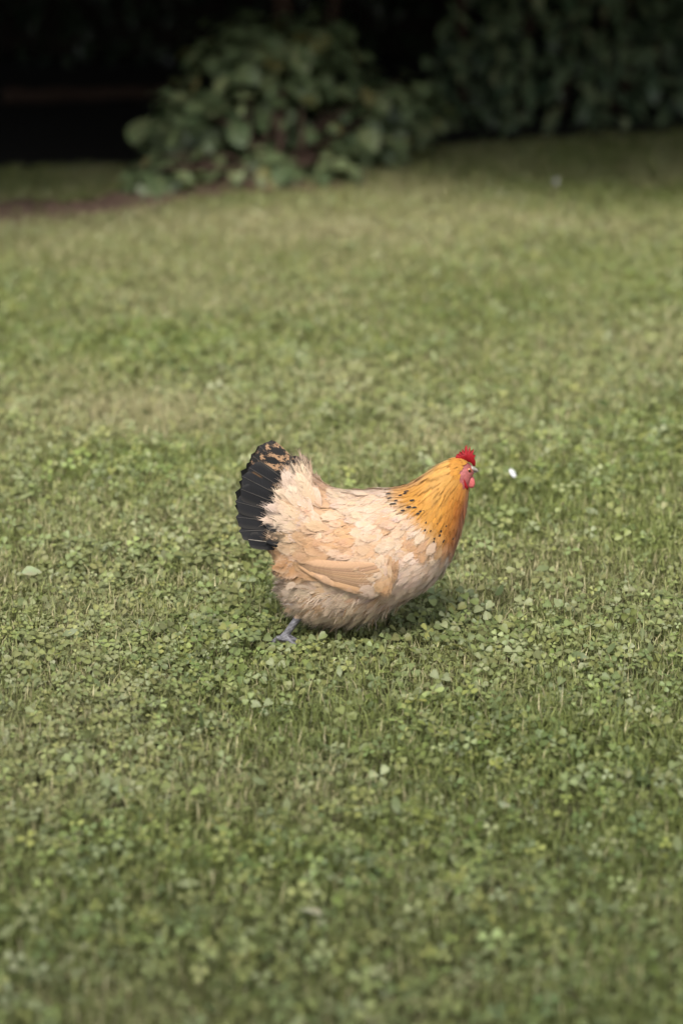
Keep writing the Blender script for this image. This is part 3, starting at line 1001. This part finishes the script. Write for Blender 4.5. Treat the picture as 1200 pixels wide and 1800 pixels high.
for it in range(NSAMP):
    P = Vector(PA[it]); px, py = PXA[it], PYA[it]
    if in_poly(px, py, FACE): continue
    k = cape(px, py)
    head = px > 790 and py < 835
    fl = np.clip((py - (1000 + max(0.0, px - 640) * .15)) / 25.0, 0, 1) * np.clip((690 - px) / 60.0, 0, 1)
    fluffy = rr.random() < fl
    if head: r = .0034
    elif k > 0: r = .0041
    elif fluffy: r = .0066
    elif px < 590 and py < 990: r = .0078
    elif py > 940 and px > 690: r = .0058
    else: r = .0062
    if not far_enough(P, r): continue
    N, Bk = Vector(NA_[it]), Vector(BA[it])
    kp = -float(KAP[it])
    P = P + N * .0028
    D = Bk.copy()
    wa, wb = wing_ab(px, py)
    if 0 < wa < 1 and 0 < wb < 1.02 and abs(P.y) > .03 and k <= 0:
        if wb > .62 - .10 * wa and wa > .30: continue          # bare flight feathers show here
        P = P + Vector((0, math.copysign(max(0.0, float(wing_bulge(wa, wb)) + .002), P.y), 0))
        fluffy = False
    if head:
        V, U = feather(P, D, N, .0105, .0048, 'hackle', .10, .10, .06, .1, rr)
        neck_f.add(V, U, grade(tint(GOLD * .8 + RUST * .15, rr), tint(GOLD, rr)), N=N); continue
    if k > 0:
        # cape: long pointed hackles; deeper rust down the front of the neck
        fr = np.clip((px - (762 + (950 - py) * .14)) / 34.0, 0, 1) * np.clip((py - 832) / 40.0, 0, 1)
        c = GOLD * (1 - fr) + RUST * fr
        pal = np.clip((835 - py) / 60 + .75 * (1 - abs(px - 768) / 50), 0, .75) * (1 - fr)
        c = c * (1 - pal) + PALEGOLD * pal
        pale_low = max(0, 1 - k / 30.0) * .8
        tipc = c * (1 - pale_low) + CREAM * pale_low
        c = tint(c, rr, .13); tipc = tint(tipc, rr, .13)
        L = rr.uniform(.024, .036); W = rr.uniform(.0042, .0066)
        D = (D + jit(.07)).normalized()
        V, U = feather(P, D, N, L, W, 'hackle', .035, .03 + kp * L, .03, .05, rr)
        C = grade(c, tipc, tint(PALEGOLD * (1 - fr * .8) + RUST * 1.2 * fr * .8, rr), .35)
        fleck = 0
        if 8 < k < 66 and py < 892 and px < 752: fleck = .0
        elif 4 < k < 44: fleck = .0
        if rr.random() < fleck:
            C[(SV > .70) & (np.abs(VV) < .8)] = BLACK * 1.2
        neck_f.add(V, U, C, D, L, W, rr, .10, N); continue
    if fluffy:
        D = (D * .6 + Vector((-.35 + .4 * float(np.clip((540 - px) / 40, 0, 1)), 0, -.55)) + jit(.22)).normalized()
        q = Q3[it]
        c = BEIGE * (1 - q) + CREAM * q
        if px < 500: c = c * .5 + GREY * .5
        if rr.random() < .2: c = PEACH * .6 + c * .4
        L = rr.uniform(.024, .038); W = rr.uniform(.010, .018)
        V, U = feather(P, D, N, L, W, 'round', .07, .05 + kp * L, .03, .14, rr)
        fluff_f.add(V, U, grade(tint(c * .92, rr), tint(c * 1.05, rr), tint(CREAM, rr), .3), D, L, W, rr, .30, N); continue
    q, q2 = Q1[it], Q2[it]
    fa = .26
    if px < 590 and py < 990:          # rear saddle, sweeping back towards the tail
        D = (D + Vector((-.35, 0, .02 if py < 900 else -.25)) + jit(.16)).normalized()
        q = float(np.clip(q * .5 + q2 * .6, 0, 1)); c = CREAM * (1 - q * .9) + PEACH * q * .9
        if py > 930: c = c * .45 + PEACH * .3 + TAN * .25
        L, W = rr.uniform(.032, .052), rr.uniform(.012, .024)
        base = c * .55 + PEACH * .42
    elif py > 940 and px > 680 or py > 985:        # breast and belly
        D = (D + Vector((-.1, 0, -.05)) + jit(.11)).normalized()
        c = PINKISH * (.90 + .25 * q2) if rr.random() > .10 + .35 * (q > .62) else PEACH * .35 + PINKISH * .65
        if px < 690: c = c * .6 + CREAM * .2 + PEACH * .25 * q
        L, W = rr.uniform(.020, .034), rr.uniform(.008, .015)
        base = c * .86; fa = .30
    else:                              # back and shoulder
        D = (D + Vector((0, 0, -.15)) + jit(.12)).normalized()
        w_ = np.clip((q * .5 + q2 * .5 - .36) * 2.6 + rr.gauss(0, .08), 0, .8) * np.clip((py - 866) / 35.0, .10, 1)
        c = CREAM * 1.06 * (1 - w_) + PEACH * w_
        L, W = rr.uniform(.022, .038), rr.uniform(.009, .018)
        base = c * .65 + PEACH * .35
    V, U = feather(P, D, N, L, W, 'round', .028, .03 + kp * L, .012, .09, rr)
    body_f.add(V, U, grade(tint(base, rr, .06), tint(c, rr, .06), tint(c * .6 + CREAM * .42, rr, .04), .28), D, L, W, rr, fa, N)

# the black flecks at the foot of the cape
for (fx_, fy_) in [(685, 867), (686, 871), (690, 877), (697, 873), (694, 876.5), (705, 867), (713, 864), (726, 870), (719, 879), (708, 884), (734, 887), (729, 879), (741, 883), (744, 898), (742, 909), (751, 910), (762, 900),
                   (776, 905), (768, 912), (766, 918), (757, 922), (756, 927), (772, 927), (788, 928), (782, 953), (717, 861), (700, 862)]:
    for sgn in (-1, 1):
        h_ = BV.ray_cast(Vector((hx(fx_), sgn, hz(fy_))), Vector((0, -sgn, 0)))
        if h_[0] is None: continue
        n_ = h_[1] if h_[1].y * sgn > 0 else -h_[1]
        d_ = Vector((-1.0, 0, -.12)) if fy_ < 890 else Vector((-.55, 0, -1.0))
        L_, W_ = rr.uniform(.007, .011), rr.uniform(.0028, .0042)
        V, U = feather(h_[0] + n_ * .0062, d_, n_, L_, W_, 'long', .0, .1, .02, .05, rr)
        neck_f.add(V, U, np.tile(BLACK * 1.5, (35, 1)), N=n_)
tag(body_f.build("body_feathers", M_feather, hen), kind="stuff")
tag(neck_f.build("neck_feathers", M_feather, hen), kind="stuff")
tag(fluff_f.build("fluff_feathers", M_feather, hen), kind="stuff")

# --- fine loose down over thighs, belly and vent
V, F3, F4, C, U = [], [], [], [], []
NSAMP = 60000
su = np.array([rr.uniform(.6, 8.5) for _ in range(NSAMP)]); st_ = np.array([rr.uniform(-math.pi, math.pi) for _ in range(NSAMP)])
PA, NA_, BA = surf_many(su, st_)
PXA = 620.0 + PA[:, 0] * S; PYA = 1125.0 - PA[:, 2] * S * CP
CL1 = vnoise(PXA, PYA + PA[:, 1] * S, 11, 15) - .5; CL2 = vnoise(PXA, PYA + PA[:, 1] * S, 13, 16) - .5
for it in range(NSAMP):
    px, py = PXA[it], PYA[it]
    fl = np.clip((py - (1002 + max(0.0, px - 620) * .25)) / 30.0, 0, 1) * np.clip((720 - px) / 130.0, 0, 1)
    if rr.random() > fl * .62: continue
    P, N, Bk = Vector(PA[it]), Vector(NA_[it]), Vector(BA[it])
    D = (Bk * .55 + Vector((-.25 + CL1[it] * 1.1, 0, -.40 + CL2[it] * .8)) + N * (.15 + .5 * max(0, CL2[it])) + jit(.16)).normalized()
    L = rr.uniform(.012, .028); w = rr.uniform(.0004, .0009)
    B = D.cross(N).normalized()
    p0 = P + N * .004; p1 = p0 + D * L * .55 + N * L * .05; p2 = p1 + (D + Vector((0, 0, -.35))) * L * .45
    o = len(V)
    V += [p0 - B * w, p0 + B * w, p1 - B * w * .8, p1 + B * w * .8, p2]
    F4.append((o, o + 1, o + 3, o + 2)); F3.append((o + 2, o + 3, o + 4))
    c = tint((BEIGE * .45 + CREAM * .55) if rr.random() < .92 else TAN, rr, .10)
    if px < 505: c = c * .55 + GREY * .45
    C += [c * .9, c * .9, c, c, c * 1.05]
    U += [(0, 0)] * 5
dn = link("down", np_mesh("down", [tuple(v) for v in V], [np.array(F4), np.array(F3)], np.array(C), uvs=np.array(U)), M_feather, hen)
tag(dn, kind="stuff")

# --- single big feathers: each its own object
def one_feather(name, parent, P, D, N, L, W, shape, C, mat, shaft=None, lift=.02, bend=.05, camber=.06, rag=.04, frayed=0):
    V, U = feather(Vector(P), Vector(D), Vector(N), L, W, shape, lift, bend, camber, rag, rr)
    PV = [tuple(v) for v in V]; fs = [FQ]; PC = np.asarray(C); PU = np.array(U)
    if frayed:
        fv, fc = [], []
        for (a, b, c, k) in fray(V, D, L, W, rr, frayed):
            fv += [tuple(a), tuple(b), tuple(c)]; fc += [C[k] * rr.uniform(.9, 1.1)] * 3
        fs = [FQ, np.arange(len(fv)).reshape(-1, 3) + 35]
        PV = PV + fv; PC = np.concatenate([PC, np.array(fc)]); PU = np.concatenate([PU, np.zeros((len(fv), 2))])
    me = np_mesh(name, PV, fs, PC, uvs=PU)
    o = link(name, me, mat, parent)
    if shaft is not None:
        bm = bmesh.new()
        Nn = Vector(N) - Vector(D) * Vector(N).dot(Vector(D)); Nn.normalize()
        pts = [V[i * 5 + 2] + Nn * .0006 for i in range(7)]
        tube(bm, pts, [.0012, .0011, .0010, .0008, .0006, .0005, .0003], 5)
        bm_obj("shaft", bm, shaft, o)
    return o

def plain_mat(name, c, rough=.5, spec=.4, sub=0):
    m, nt, b, out = mat_new(name)
    tc = nt.nodes.new("ShaderNodeTexCoord")
    nz = nt.nodes.new("ShaderNodeTexNoise"); nz.inputs['Scale'].default_value = 300
    nt.links.new(tc.outputs['Object'], nz.inputs['Vector'])
    mr = nt.nodes.new("ShaderNodeMapRange"); mr.inputs[3].default_value = .7; mr.inputs[4].default_value = 1.3
    nt.links.new(nz.outputs['Fac'], mr.inputs[0])
    sc_ = nt.nodes.new("ShaderNodeVectorMath"); sc_.operation = 'SCALE'; sc_.inputs[0].default_value = c
    nt.links.new(mr.outputs[0], sc_.inputs['Scale'])
    nt.links.new(sc_.outputs[0], b.inputs['Base Color'])
    bp = nt.nodes.new("ShaderNodeBump"); bp.inputs['Strength'].default_value = .3; bp.inputs['Distance'].default_value = .0008
    nt.links.new(nz.outputs['Fac'], bp.inputs['Height']); nt.links.new(bp.outputs[0], b.inputs['Normal'])
    b.inputs['Roughness'].default_value = rough; b.inputs['Specular IOR Level'].default_value = spec
    if sub:
        b.inputs['Subsurface Weight'].default_value = sub
        b.inputs['Subsurface Radius'].default_value = (.004, .001, .0008)
    return m
M_shaft_dark = plain_mat("dark_quill", (.05, .045, .04))
M_shaft_pale = plain_mat("pale_quill", (.30, .27, .23))

# tail: tips in order from the top feather down; (tip px), (base px), width px, y at base and tip
TAIL = [((460, 785), (534, 852), 42), ((448, 800), (530, 862), 34), ((441, 818), (527, 872), 34), ((430, 832), (523, 882), 33), ((427, 852), (520, 892), 34),
        ((419, 872), (516, 902), 33), ((419, 897), (512, 912), 31), ((425, 920), (508, 922), 29), ((440, 932), (506, 948), 25)]
for side in (-1, 1):
    for i, (tp, bs, wpx) in enumerate(TAIL):
        f = i / (len(TAIL) - 1)
        dj = 0 if side < 0 else 4
        y0 = .010 + .020 * f; y1 = .006 + .050 * f
        P = Vector((hx(bs[0]), side * y0, hz(bs[1]))); T = Vector((hx(tp[0] - dj), side * y1, hz(tp[1] + dj)))
        D = T - P; L = D.length
        N = Vector((-.10, side * 1.0, .30 + .12 * f))
        base = BLACK * rr.uniform(.8, 1.5)
        C = grade(base, base * 1.1)
        C[(np.abs(VV) > .9) & (SV > .5)] = np.array((.024, .022, .02)) * rr.uniform(.6, 1.6)  # paler outer edges: a rim highlight painted into the black vanes
        if i < 3:
            # tan mottling on the lower vane
            mot = (vnoise(SV * 9 + i * 3.1, VV * 4 + i, 1.0, 70 + i) > (.40 + .08 * i)) & (SV < .93 - .12 * (i == 2)) & ((VV * side < .3) if i else (SV > .1))
            C[mot] = TAN * .75 * rr.uniform(.8, 1.1)
        o = one_feather("tail_feather", hen, P, D, N, L, wpx / S * 1.18, 'tail', C, M_mottle if i < 2 else M_black, M_shaft_pale if i == 8 else M_shaft_dark, .0, .0, .022, .012)

# tail coverts: pale fans over the root of the tail, dark-fringed tips
COV = []
for (bx, by, tx, ty, w) in [(538, 858, 512, 808, 26), (530, 872, 500, 818, 24), (545, 868, 520, 822, 26), (525, 885, 482, 850, 26), (522, 900, 468, 878, 28), (520, 912, 462, 902, 28), (520, 928, 466, 930, 27),
                            (540, 880, 505, 842, 27), (538, 896, 488, 872, 28), (536, 912, 478, 898, 29), (534, 926, 480, 918, 28), (532, 940, 486, 946, 26),
                            (552, 872, 522, 842, 27), (554, 890, 512, 866, 28), (552, 908, 502, 894, 28), (550, 924, 500, 914, 28), (548, 938, 498, 936, 27), (545, 950, 500, 956, 24),
                            (536, 955, 488, 968, 26), (530, 965, 478, 982, 26), (540, 970, 490, 990, 26), (552, 975, 500, 1000, 26), (566, 900, 522, 884, 27), (566, 920, 518, 908, 27), (562, 940, 514, 934, 26)]:
    COV.append((bx, by, tx, ty, w))
    if bx > 533:
        COV.append((bx + rr.uniform(-2, 14), by + rr.uniform(-9, 9), tx + rr.uniform(2, 22), ty + rr.uniform(-10, 10), w * .8))
def side_y(x, z):
    h = BV.ray_cast(Vector((x, -1, z)), Vector((0, 1, 0)))
    return h[0].y if h[0] is not None else None
for side in (-1, 1):
    for i, (bx, by, tx, ty, w) in enumerate(COV):
        X0, Z0, X1, Z1 = hx(bx), hz(by), hx(tx), hz(ty)
        y0 = side_y(X0, Z0); y0 = -.02 if y0 is None else y0
        y1 = side_y(X1, Z1); y1 = (min(y0 * .5, -.022)) if y1 is None else y1
        f = np.clip((ty - 800) / 150, 0, 1)
        y1 = min(y1, -.020 - .028 * f)
        lay = .005 + .0006 * (i % 5) + .007 * float(np.clip((tx - 462) / 60, 0, 1))
        P = Vector((X0, -side * (y0 - lay * .6), Z0)); T = Vector((X1, -side * (y1 - lay), Z1))
        P.y = side * abs(P.y); T.y = side * abs(T.y)
        D = T - P
        N = Vector((-.1, side, .25))
        q = rr.random()
        c = CREAM * (1 - q * .5) + BEIGE * q * .5
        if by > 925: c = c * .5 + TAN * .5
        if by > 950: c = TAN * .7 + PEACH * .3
        C = grade(tint(c * .6 + PEACH * .4, rr), tint(c * 1.08, rr), tint(CREAM * 1.08, rr), .45)
        if (tx < 484 and ty < 935) or ty < 812:
            dm = (SV > .70) & (hash2(np.arange(35), np.full(35, i), 3) > .62)
            C[dm] = C[dm] * .25
        if (bx, by) in ((520, 912), (520, 928)):
            dm = (SV > .45) & (SV < .93) & (VV * -side > .2)
            C[dm] = BLACK * 2
        one_feather("covert_feather", hen, P, D, N, D.length, w / S * 1.1, 'round', C, M_feather, None, .015, .05, .02, .09, .22)

# --- folded wings
for side in (-1, 1):
    NA, NBb = 28, 10
    V, F = [], []
    grid = []
    for i in range(NA + 1):
        k = i / NA * (len(WT) - 1); a = min(int(k), len(WT) - 2); f = k - a
        tpx = np.array(WT[a]) * (1 - f) + np.array(WT[a + 1]) * f; bpx2 = np.array(WB[a]) * (1 - f) + np.array(WB[a + 1]) * f
        row = []
        for j in range(NBb + 1):
            g_ = j / NBb
            p = tpx * (1 - g_) + bpx2 * g_
            X, Z = hx(p[0]), hz(p[1])
            y = side_y(X, Z)
            if y is None: y = -.03
            y = min(y, -.055)
            bulge = float(wing_bulge(i / NA, g_))
            row.append(Vector((X, side * (abs(y) + bulge), Z)))
        grid.append(row)
    V = [tuple(v) for row in grid for v in row] + [(v[0], v[1] - side * .014, v[2]) for row in grid for v in row]
    n1 = (NA + 1) * (NBb + 1); st = NBb + 1
    for i in range(NA):
        for j in range(NBb):
            a = i * st + j
            F += [(a, a + 1, a + st + 1, a + st), (n1 + a, n1 + a + st, n1 + a + st + 1, n1 + a + 1)]
    for i in range(NA):
        for j in (0, NBb):
            a = i * st + j; F.append((a, a + st, n1 + a + st, n1 + a))
    for j in range(NBb):
        for i in (0, NA):
            a = i * st + j; F.append((a, a + 1, n1 + a + 1, n1 + a))
    me = np_mesh("wing", V, [np.array(F)], np.tile(PEACH, (len(V), 1)), uvs=np.zeros((len(V), 2)))
    bmw = bmesh.new(); bmw.from_mesh(me); bmesh.ops.recalc_face_normals(bmw, faces=bmw.faces); bmw.to_mesh(me); bmw.free()
    wing = link("wing", me, M_feather, hen)
    def wp(a, b):
        i = min(max(a, 0), .9999) * NA; j = min(max(b, 0), .9999) * NBb
        i0, j0 = int(i), int(j); fi, fj = i - i0, j - j0
        return (grid[i0][j0] * (1 - fi) + grid[i0 + 1][j0] * fi) * (1 - fj) + (grid[i0][j0 + 1] * (1 - fi) + grid[i0 + 1][j0 + 1] * fi) * fj
    def wn_(a, b):
        n = (wp(a + .03, b) - wp(a - .03, b)).cross(wp(a, b + .05) - wp(a, b - .05)).normalized()
        return n if n.y * side > 0 else -n
    # flight feathers along the lower edge, one beside the other
    for q in range(-2, 9):
        f = max(q, 0) / 8
        a0 = .18 + .15 * f; b0 = .97 - .36 * f
        a1_, b1_ = .995 - .10 * f, (.80 - .22 * f if q else .95)
        if q < 0: a0, b0, a1_, b1_ = .14 - .02 * q, .99, .80 + .08 * (q + 2), .99
        ss, ww = SHAPES['long']
        c = tint(np.array((.48, .300, .165)) * rr.uniform(.92, 1.08), rr, .04)
        C = grade(c * .95, c * 1.02, c * 1.15, .3); C *= (.90 if q % 2 else 1.06); C[VV * side < -.4] *= .94; C[VV * side < -.9] *= .68  # lower vane edges darkened to draw the shadow lines between feathers
        V, U = [], []
        for s_, w_ in zip(ss, ww):
            aa, bb = a0 + (a1_ - a0) * s_, b0 + (b1_ - b0) * s_
            cen = wp(aa, bb); n_ = wn_(aa, min(bb, .94)); d_ = (wp(aa + .04, bb) - wp(aa - .04, bb)).normalized(); bv = n_.cross(d_)
            for v in VS:
                V.append(cen + n_ * (.0022 + .0010 * (q + 2) * (1 - .5 * s_) + .0008 * (1 - v * v)) + bv * (.0078 * w_ * v)); U.append((s_ * .17, .0078 * w_ * v))
        link("flight_feather", np_mesh("flight_feather", [tuple(v) for v in V], [FQ], np.clip(C, .003, .9), uvs=np.array(U)), M_feather, wing)
    # coverts: rows of rounded feathers
    for row, (b_, n_, L, W, a1) in enumerate([(.95, 11, .024, .016, .24), (.84, 13, .024, .016, .28), (.72, 15, .025, .017, .33), (.58, 20, .026, .017, .42)]):
        for q in range(n_ if side < 0 else n_ // 2):
            a_ = .01 + (a1 - .01) * (q + rr.uniform(.0, 1.)) / (n_ if side < 0 else n_ // 2)
            P = wp(a_, b_ + rr.uniform(-.06, .06)); N = wn_(a_, b_)
            D = wp(min(a_ + .12, .999), min(b_ + .10, .999)) - wp(a_, b_)
            D = D.normalized() + Vector((rr.gauss(0, .15), 0, rr.gauss(0, .15) - .10))
            if -.004 + .016 * (b_ ** .7) * min(1.0, a_ * 5.0) ** .8 < .0008: continue
            px_, py_ = to_px(P)
            m_ = float(np.clip(.5 * rr.random() + .7 * vnoise(np.array([px_]), np.array([py_]), 16, 19)[0] - .12, 0, 1))
            c = CREAM * 1.03 * (1 - m_) + PEACH * m_
            if row < 2: c = c * .55 + PEACH * .42
            C = grade(tint(c * .75 + PEACH * .24, rr, .05), tint(c, rr, .05), tint(c * .6 + CREAM * .42, rr, .04), .28)
            one_feather("covert_feather", wing, P + N * (.0035 + .006 * float(np.clip((a_ - .12) / .1, 0, 1))), D, N, L * rr.uniform(.8, 1.25), W * rr.uniform(.8, 1.2), 'round', C, M_feather, None, .035, .085, .015, .10, .30)

# --- head furnishings
M_comb = plain_mat("comb_skin", (.24, .005, .010), .6, .25, .1)
M_wattle = plain_mat("wattle_skin", (.50, .12, .12), .42, .5, .2)
M_beak = plain_mat("beak_horn", (.26, .24, .20), .35, .5)
M_beak2 = plain_mat("beak_horn_dark", (.12, .11, .09), .4, .5)
M_iris = plain_mat("iris", (.30, .085, .02), .15, .6)
M_pupil = plain_mat("pupil", (.006, .006, .006), .05, .8)
M_claw = plain_mat("claw_horn", (.22, .18, .15), .4, .4)

def slab(name, outline, y_mid, half, mat, parent, curve=0.0, edge=.55):
    """rounded plate whose outline is in photo pixels, as thick as 2*half"""
    n = len(outline)
    pts = [Vector((hx(a), 0, hz(b))) for a, b in outline]
    c = sum(pts, Vector()) / n
    bm = bmesh.new()
    layers = []
    for y, s in ((-half, edge), (-half * .7, edge * .25 + .75), (0, 1.0), (half * .7, edge * .25 + .75), (half, edge)):
        layers.append([bm.verts.new(c + (p - c) * s + Vector((0, y_mid + y + curve * abs((p - c).z), 0))) for p in pts])
    for a, b in zip(layers[:-1], layers[1:]):
        for i in range(n):
            bm.faces.new((a[i], a[(i + 1) % n], b[(i + 1) % n], b[i]))
    for ring in (layers[0], layers[-1]):
        cv = bm.verts.new(sum((v.co for v in ring), Vector()) / n)
        for i in range(n): bm.faces.new((ring[i], ring[(i + 1) % n], cv))
    return bm_obj(name, bm, mat, parent)

slab("comb", [(793, 811), (796, 805), (798, 801), (801, 803), (802, 796.5), (805.5, 800.5), (807, 792), (810, 798.5), (812, 788.5), (814.5, 785.5), (816.5, 797), (820, 787.5), (821.3, 798.5),
              (826.5, 792.5), (825, 802), (829.5, 802.5), (827.5, 808), (830, 813), (830, 821), (826, 820), (822, 815), (815, 812.5), (804, 812)], 0, .0040, M_comb, hen, 0, .96)
for s in (-1, 1):
    slab("wattle", [(813, 838), (819, 836), (824, 838), (828.5, 843), (829.5, 850), (827, 855.5), (822, 857), (816, 853), (813, 846)], s * .0095, .0032, M_wattle, hen, 0)
    slab("ear_lobe", [(805, 836), (808, 834), (811, 839), (814, 846), (818, 854), (816, 857), (810, 852), (806, 845)], s * .0195, .0035, M_comb, hen, 0)
def oval_ball(name, c, rad, mat, parent):
    bm = bmesh.new(); bmesh.ops.create_uvsphere(bm, u_segments=14, v_segments=10, radius=1)
    for v in bm.verts: v.co = Vector((v.co.x * rad[0], v.co.y * rad[1], v.co.z * rad[2])) + Vector(c)
    return bm_obj(name, bm, mat, parent)
for s in (-1, 1):
    ex, ez = hx(818.5), hz(825)
    y = side_y(ex, ez); y = abs(y) if y else .014
    e = oval_ball("eye", (ex, s * (y - .0010), ez), (.0048, .0032, .0048), M_iris, hen)
    oval_ball("pupil", (ex + .0004, s * (y + .0010), ez), (.0026, .0014, .0030), M_pupil, e)
# beak: a hooked upper and a shorter lower mandible
def mandible(name, pts, mat):
    bm = bmesh.new(); rings = []
    for (px, pt, pb, w) in pts:
        zt, zb = hz(pt), hz(pb); cz = (zt + zb) / 2; hh = (zt - zb) / 2
        rings.append([bm.verts.new((hx(px), w * math.cos(2 * math.pi * k / 12), cz + hh * math.sin(2 * math.pi * k / 12))) for k in range(12)])
    for a, b in zip(rings[:-1], rings[1:]):
        for k in range(12): bm.faces.new((a[k], a[(k + 1) % 12], b[(k + 1) % 12], b[k]))
    bm.faces.new(rings[0]); bm.faces.new(rings[-1])
    return bm_obj(name, bm, mat, hen)
mandible("upper_beak", [(822, 819.5, 829, .0080), (826, 820.5, 829.3, .0068), (830, 823, 830, .0045), (833, 826, 830.8, .0025), (835, 829.5, 831.6, .0008)], M_beak)
mandible("lower_beak", [(822, 829.2, 833.5, .0068), (827, 829.6, 832.8, .0050), (831, 830.2, 832.2, .0028), (832.6, 830.6, 831.6, .0008)], M_beak2)
for (p, d) in claws:
    bm = bmesh.new()
    tube(bm, [p - d * .002, p + d * .005 + Vector((0, 0, .001)), p + d * .011 - Vector((0, 0, .002))], [.0032, .0024, .0004], 8)
    bm_obj("claw", bm, M_claw, hen)

# ------------------------------------------------------------------ small things on the lawn
def lying_feather(name, label, px, py, L, W, ang, c):
    p = ground_at(px, py)
    V, U = feather(Vector((-L * .5, 0, 0)), Vector((1, 0, .25)), Vector((0, 0, 1)), L, W, 'round', .05, -.12, .15, .06, rr)
    me = np_mesh(name, [tuple(v) for v in V], [FQ], grade(c * .95, c), uvs=np.array(U))
    o = link(name, me, M_feather, None, (p.x, p.y, .040))
    o.rotation_euler = (0, -.35, ang)
    tag(o, label, "feather")
lying_feather("feather", "small white feather lying on the grass in front of the hen's beak", 899, 864, .028, .014, 2.2, np.array((.66, .66, .70)))
lying_feather("feather", "tiny blurred white feather on the far lawn near the shaded strip", 977, 338, .034, .018, 1.2, np.array((.42, .42, .40)))

M_dead = object_leaf_mat("pale_fallen_leaf", (.30, .33, .19), (.36, .38, .23), (.42, .42, .28), rough=.6, spec=.3)
for (px, py, sz, ang, lab) in [(55, 1042, .038, .3, "pale green fallen leaf on the clover at the left edge"), (545, 1655, .038, 2.6, "pale fallen leaf lying low in the foreground, near bottom centre"),
                               (885, 1462, .022, 1.2, "small pale fallen leaf in the right foreground clover")]:
    p = ground_at(px, py)
    me = leaf_data("fallen_leaf", "oval" if sz > .05 else "round", sz, M_dead)
    o = link("fallen_leaf", me, None, None, (p.x - .4 * sz * math.cos(ang), p.y, .042))
    o.rotation_euler = (.25, -.15, ang)
    tag(o, lab, "leaf", "pale leaves fallen on the lawn")
